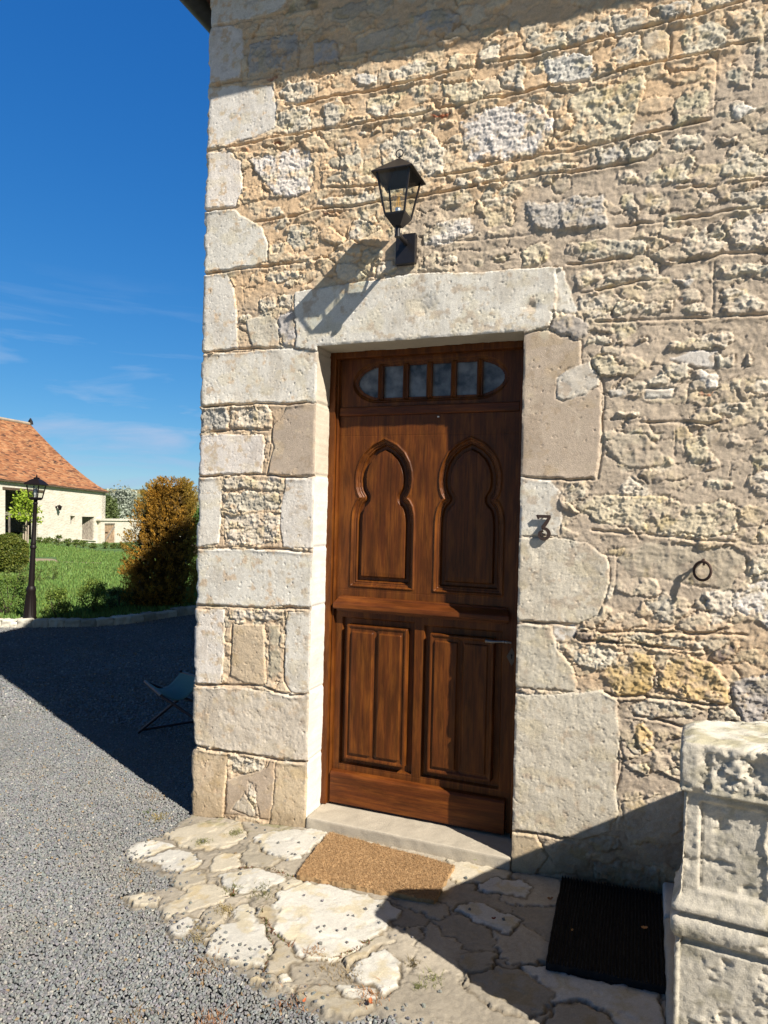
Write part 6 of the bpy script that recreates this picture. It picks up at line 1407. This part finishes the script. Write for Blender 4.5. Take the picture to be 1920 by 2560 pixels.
MB().prism([BPt(263, 1330, -.28), BPt(270, 1330, -.28), BPt(270, 1331.5, -.28), BPt(263, 1331.5, -.28)], bn*.03).build('hinge', M_IRON, gt)
# ------------------------------------------------------------------ young lime tree with two stakes
tb = atD(64, 1350, 41); tb[2] = lz(tb[0], tb[1]); k = 41/1720; r = empty('young_tree', tb, 'young tree with bright lime green leaves and twin stakes before the barn opening', 'tree')
MB().tube([tb, tb+np.array([0, 0, 46*k]), tb+np.array([.05, 0, 110*k])], [.06, .05, .02], 8).build('trunk', flat_mat('pale_bark', (.36, .29, .22), .9), r)
for dx in (-.14, .14): MB().tube([tb+R0*dx-[0, 0, .2], tb+R0*dx*1.0+[0, 0, 50*k]], .035, 6).build('stake', flat_mat('pale_stake', (.42, .34, .27), .9), r)
q = MB(); K = []
for a in range(24):
    zf = RS.uniform(.30, 1); rad = .95*(1-abs(zf-.45)*1.1)*RS.uniform(.4, 1); th = RS.uniform(0, 2*PI); e = tb+np.array([rad*math.cos(th), rad*math.sin(th), 0])+[0, 0, (30+zf*100)*k]; q.tube([tb+[0, 0, (35+zf*70)*k], e], [.015, .006], 5); K.append(e)
q.build('branches', M_BARK, r); K = np.array(K); P = (K[:, None]+RS.normal(0, .13, (24, 55, 3))).reshape(-1, 3); leafmesh('crown', P, np.full(len(P), .16), vcol(len(P), (.22, .34, .03), (.42, .52, .06)), r, .2, 1.5)
# ------------------------------------------------------------------ trees beyond the garden wall
def tree(name, u_, vtop, vbase, d_, wpx, n, size, c0, c1, label, nk=60):
    b = atD(u_, vbase, d_); zt = atD(u_, vtop, d_)[2]; b[2] = min(b[2], float(lz(b[0], b[1]))); h = zt-b[2]; R_ = wpx/2*d_/1720; r = empty(name, b, label, 'tree', 'trees beyond the garden wall'); m = MB(); m.tube([b, b+[0, 0, h*.45], b+[.1, 0, h*.7]], [.22, .17, .06], 8); m.build('trunk', M_BARK, r)
    v_ = RS.normal(0, 1, (nk, 3)); v_ /= np.linalg.norm(v_, axis=1, keepdims=True); K = b+np.array([0, 0, h*.60])+v_*np.array([R_, R_, h*.40])*RS.uniform(.35, .92, (nk, 1)); l = MB()
    for e in K[::3]: l.tube([b+[0, 0, h*.35], (b+[0, 0, h*.5]+e)/2, e], [.08, .05, .02], 5)
    l.build('limbs', M_BARK, r); c = n//nk; P = (K[:, None]+RS.normal(0, 1, (nk, c, 3))*np.array([R_*.20, R_*.20, h*.075])).reshape(-1, 3); cl = np.repeat(RS.uniform(.7, 1.25, (nk, 1)), c, 0)
    leafmesh('crown', P, np.full(len(P), size), vcol(len(P), c0, c1)*cl, r, .2, 1.6)
tree('willow_tree', 302, 1226, 1330, 70, 92, 9000, .30, (.30, .34, .27), (.48, .52, .43), 'silvery grey leaved tree rising behind the garden wall', 80)
tree('round_tree', 268, 1240, 1330, 66, 50, 5000, .28, (.10, .14, .05), (.20, .25, .09), 'dark green tree tucked against the right end of the barn')
tree('round_tree', 336, 1248, 1330, 76, 60, 5000, .28, (.09, .13, .035), (.19, .22, .07), 'mid green tree partly hidden by the top of the golden conifer')
tree('round_tree', 486, 1262, 1330, 40, 44, 4000, .18, (.07, .14, .03), (.14, .24, .06), 'green tree peeping between the golden conifer and the corner of the house')
tree('round_tree', 300, 1268, 1330, 74, 50, 3500, .24, (.08, .13, .03), (.18, .24, .06), 'low bright green tree just above the garden wall coping')
b = onL(482, 1470); bush('shrub', b, 26*float(np.dot(b-CAM, FV))/1720, 55*float(np.dot(b-CAM, FV))/1720, 1200, .04, (.06, .12, .02), (.16, .24, .05), 'bright green shrub between the golden conifer and the corner of the house', 'shrub', 'shrubs on the lawn')
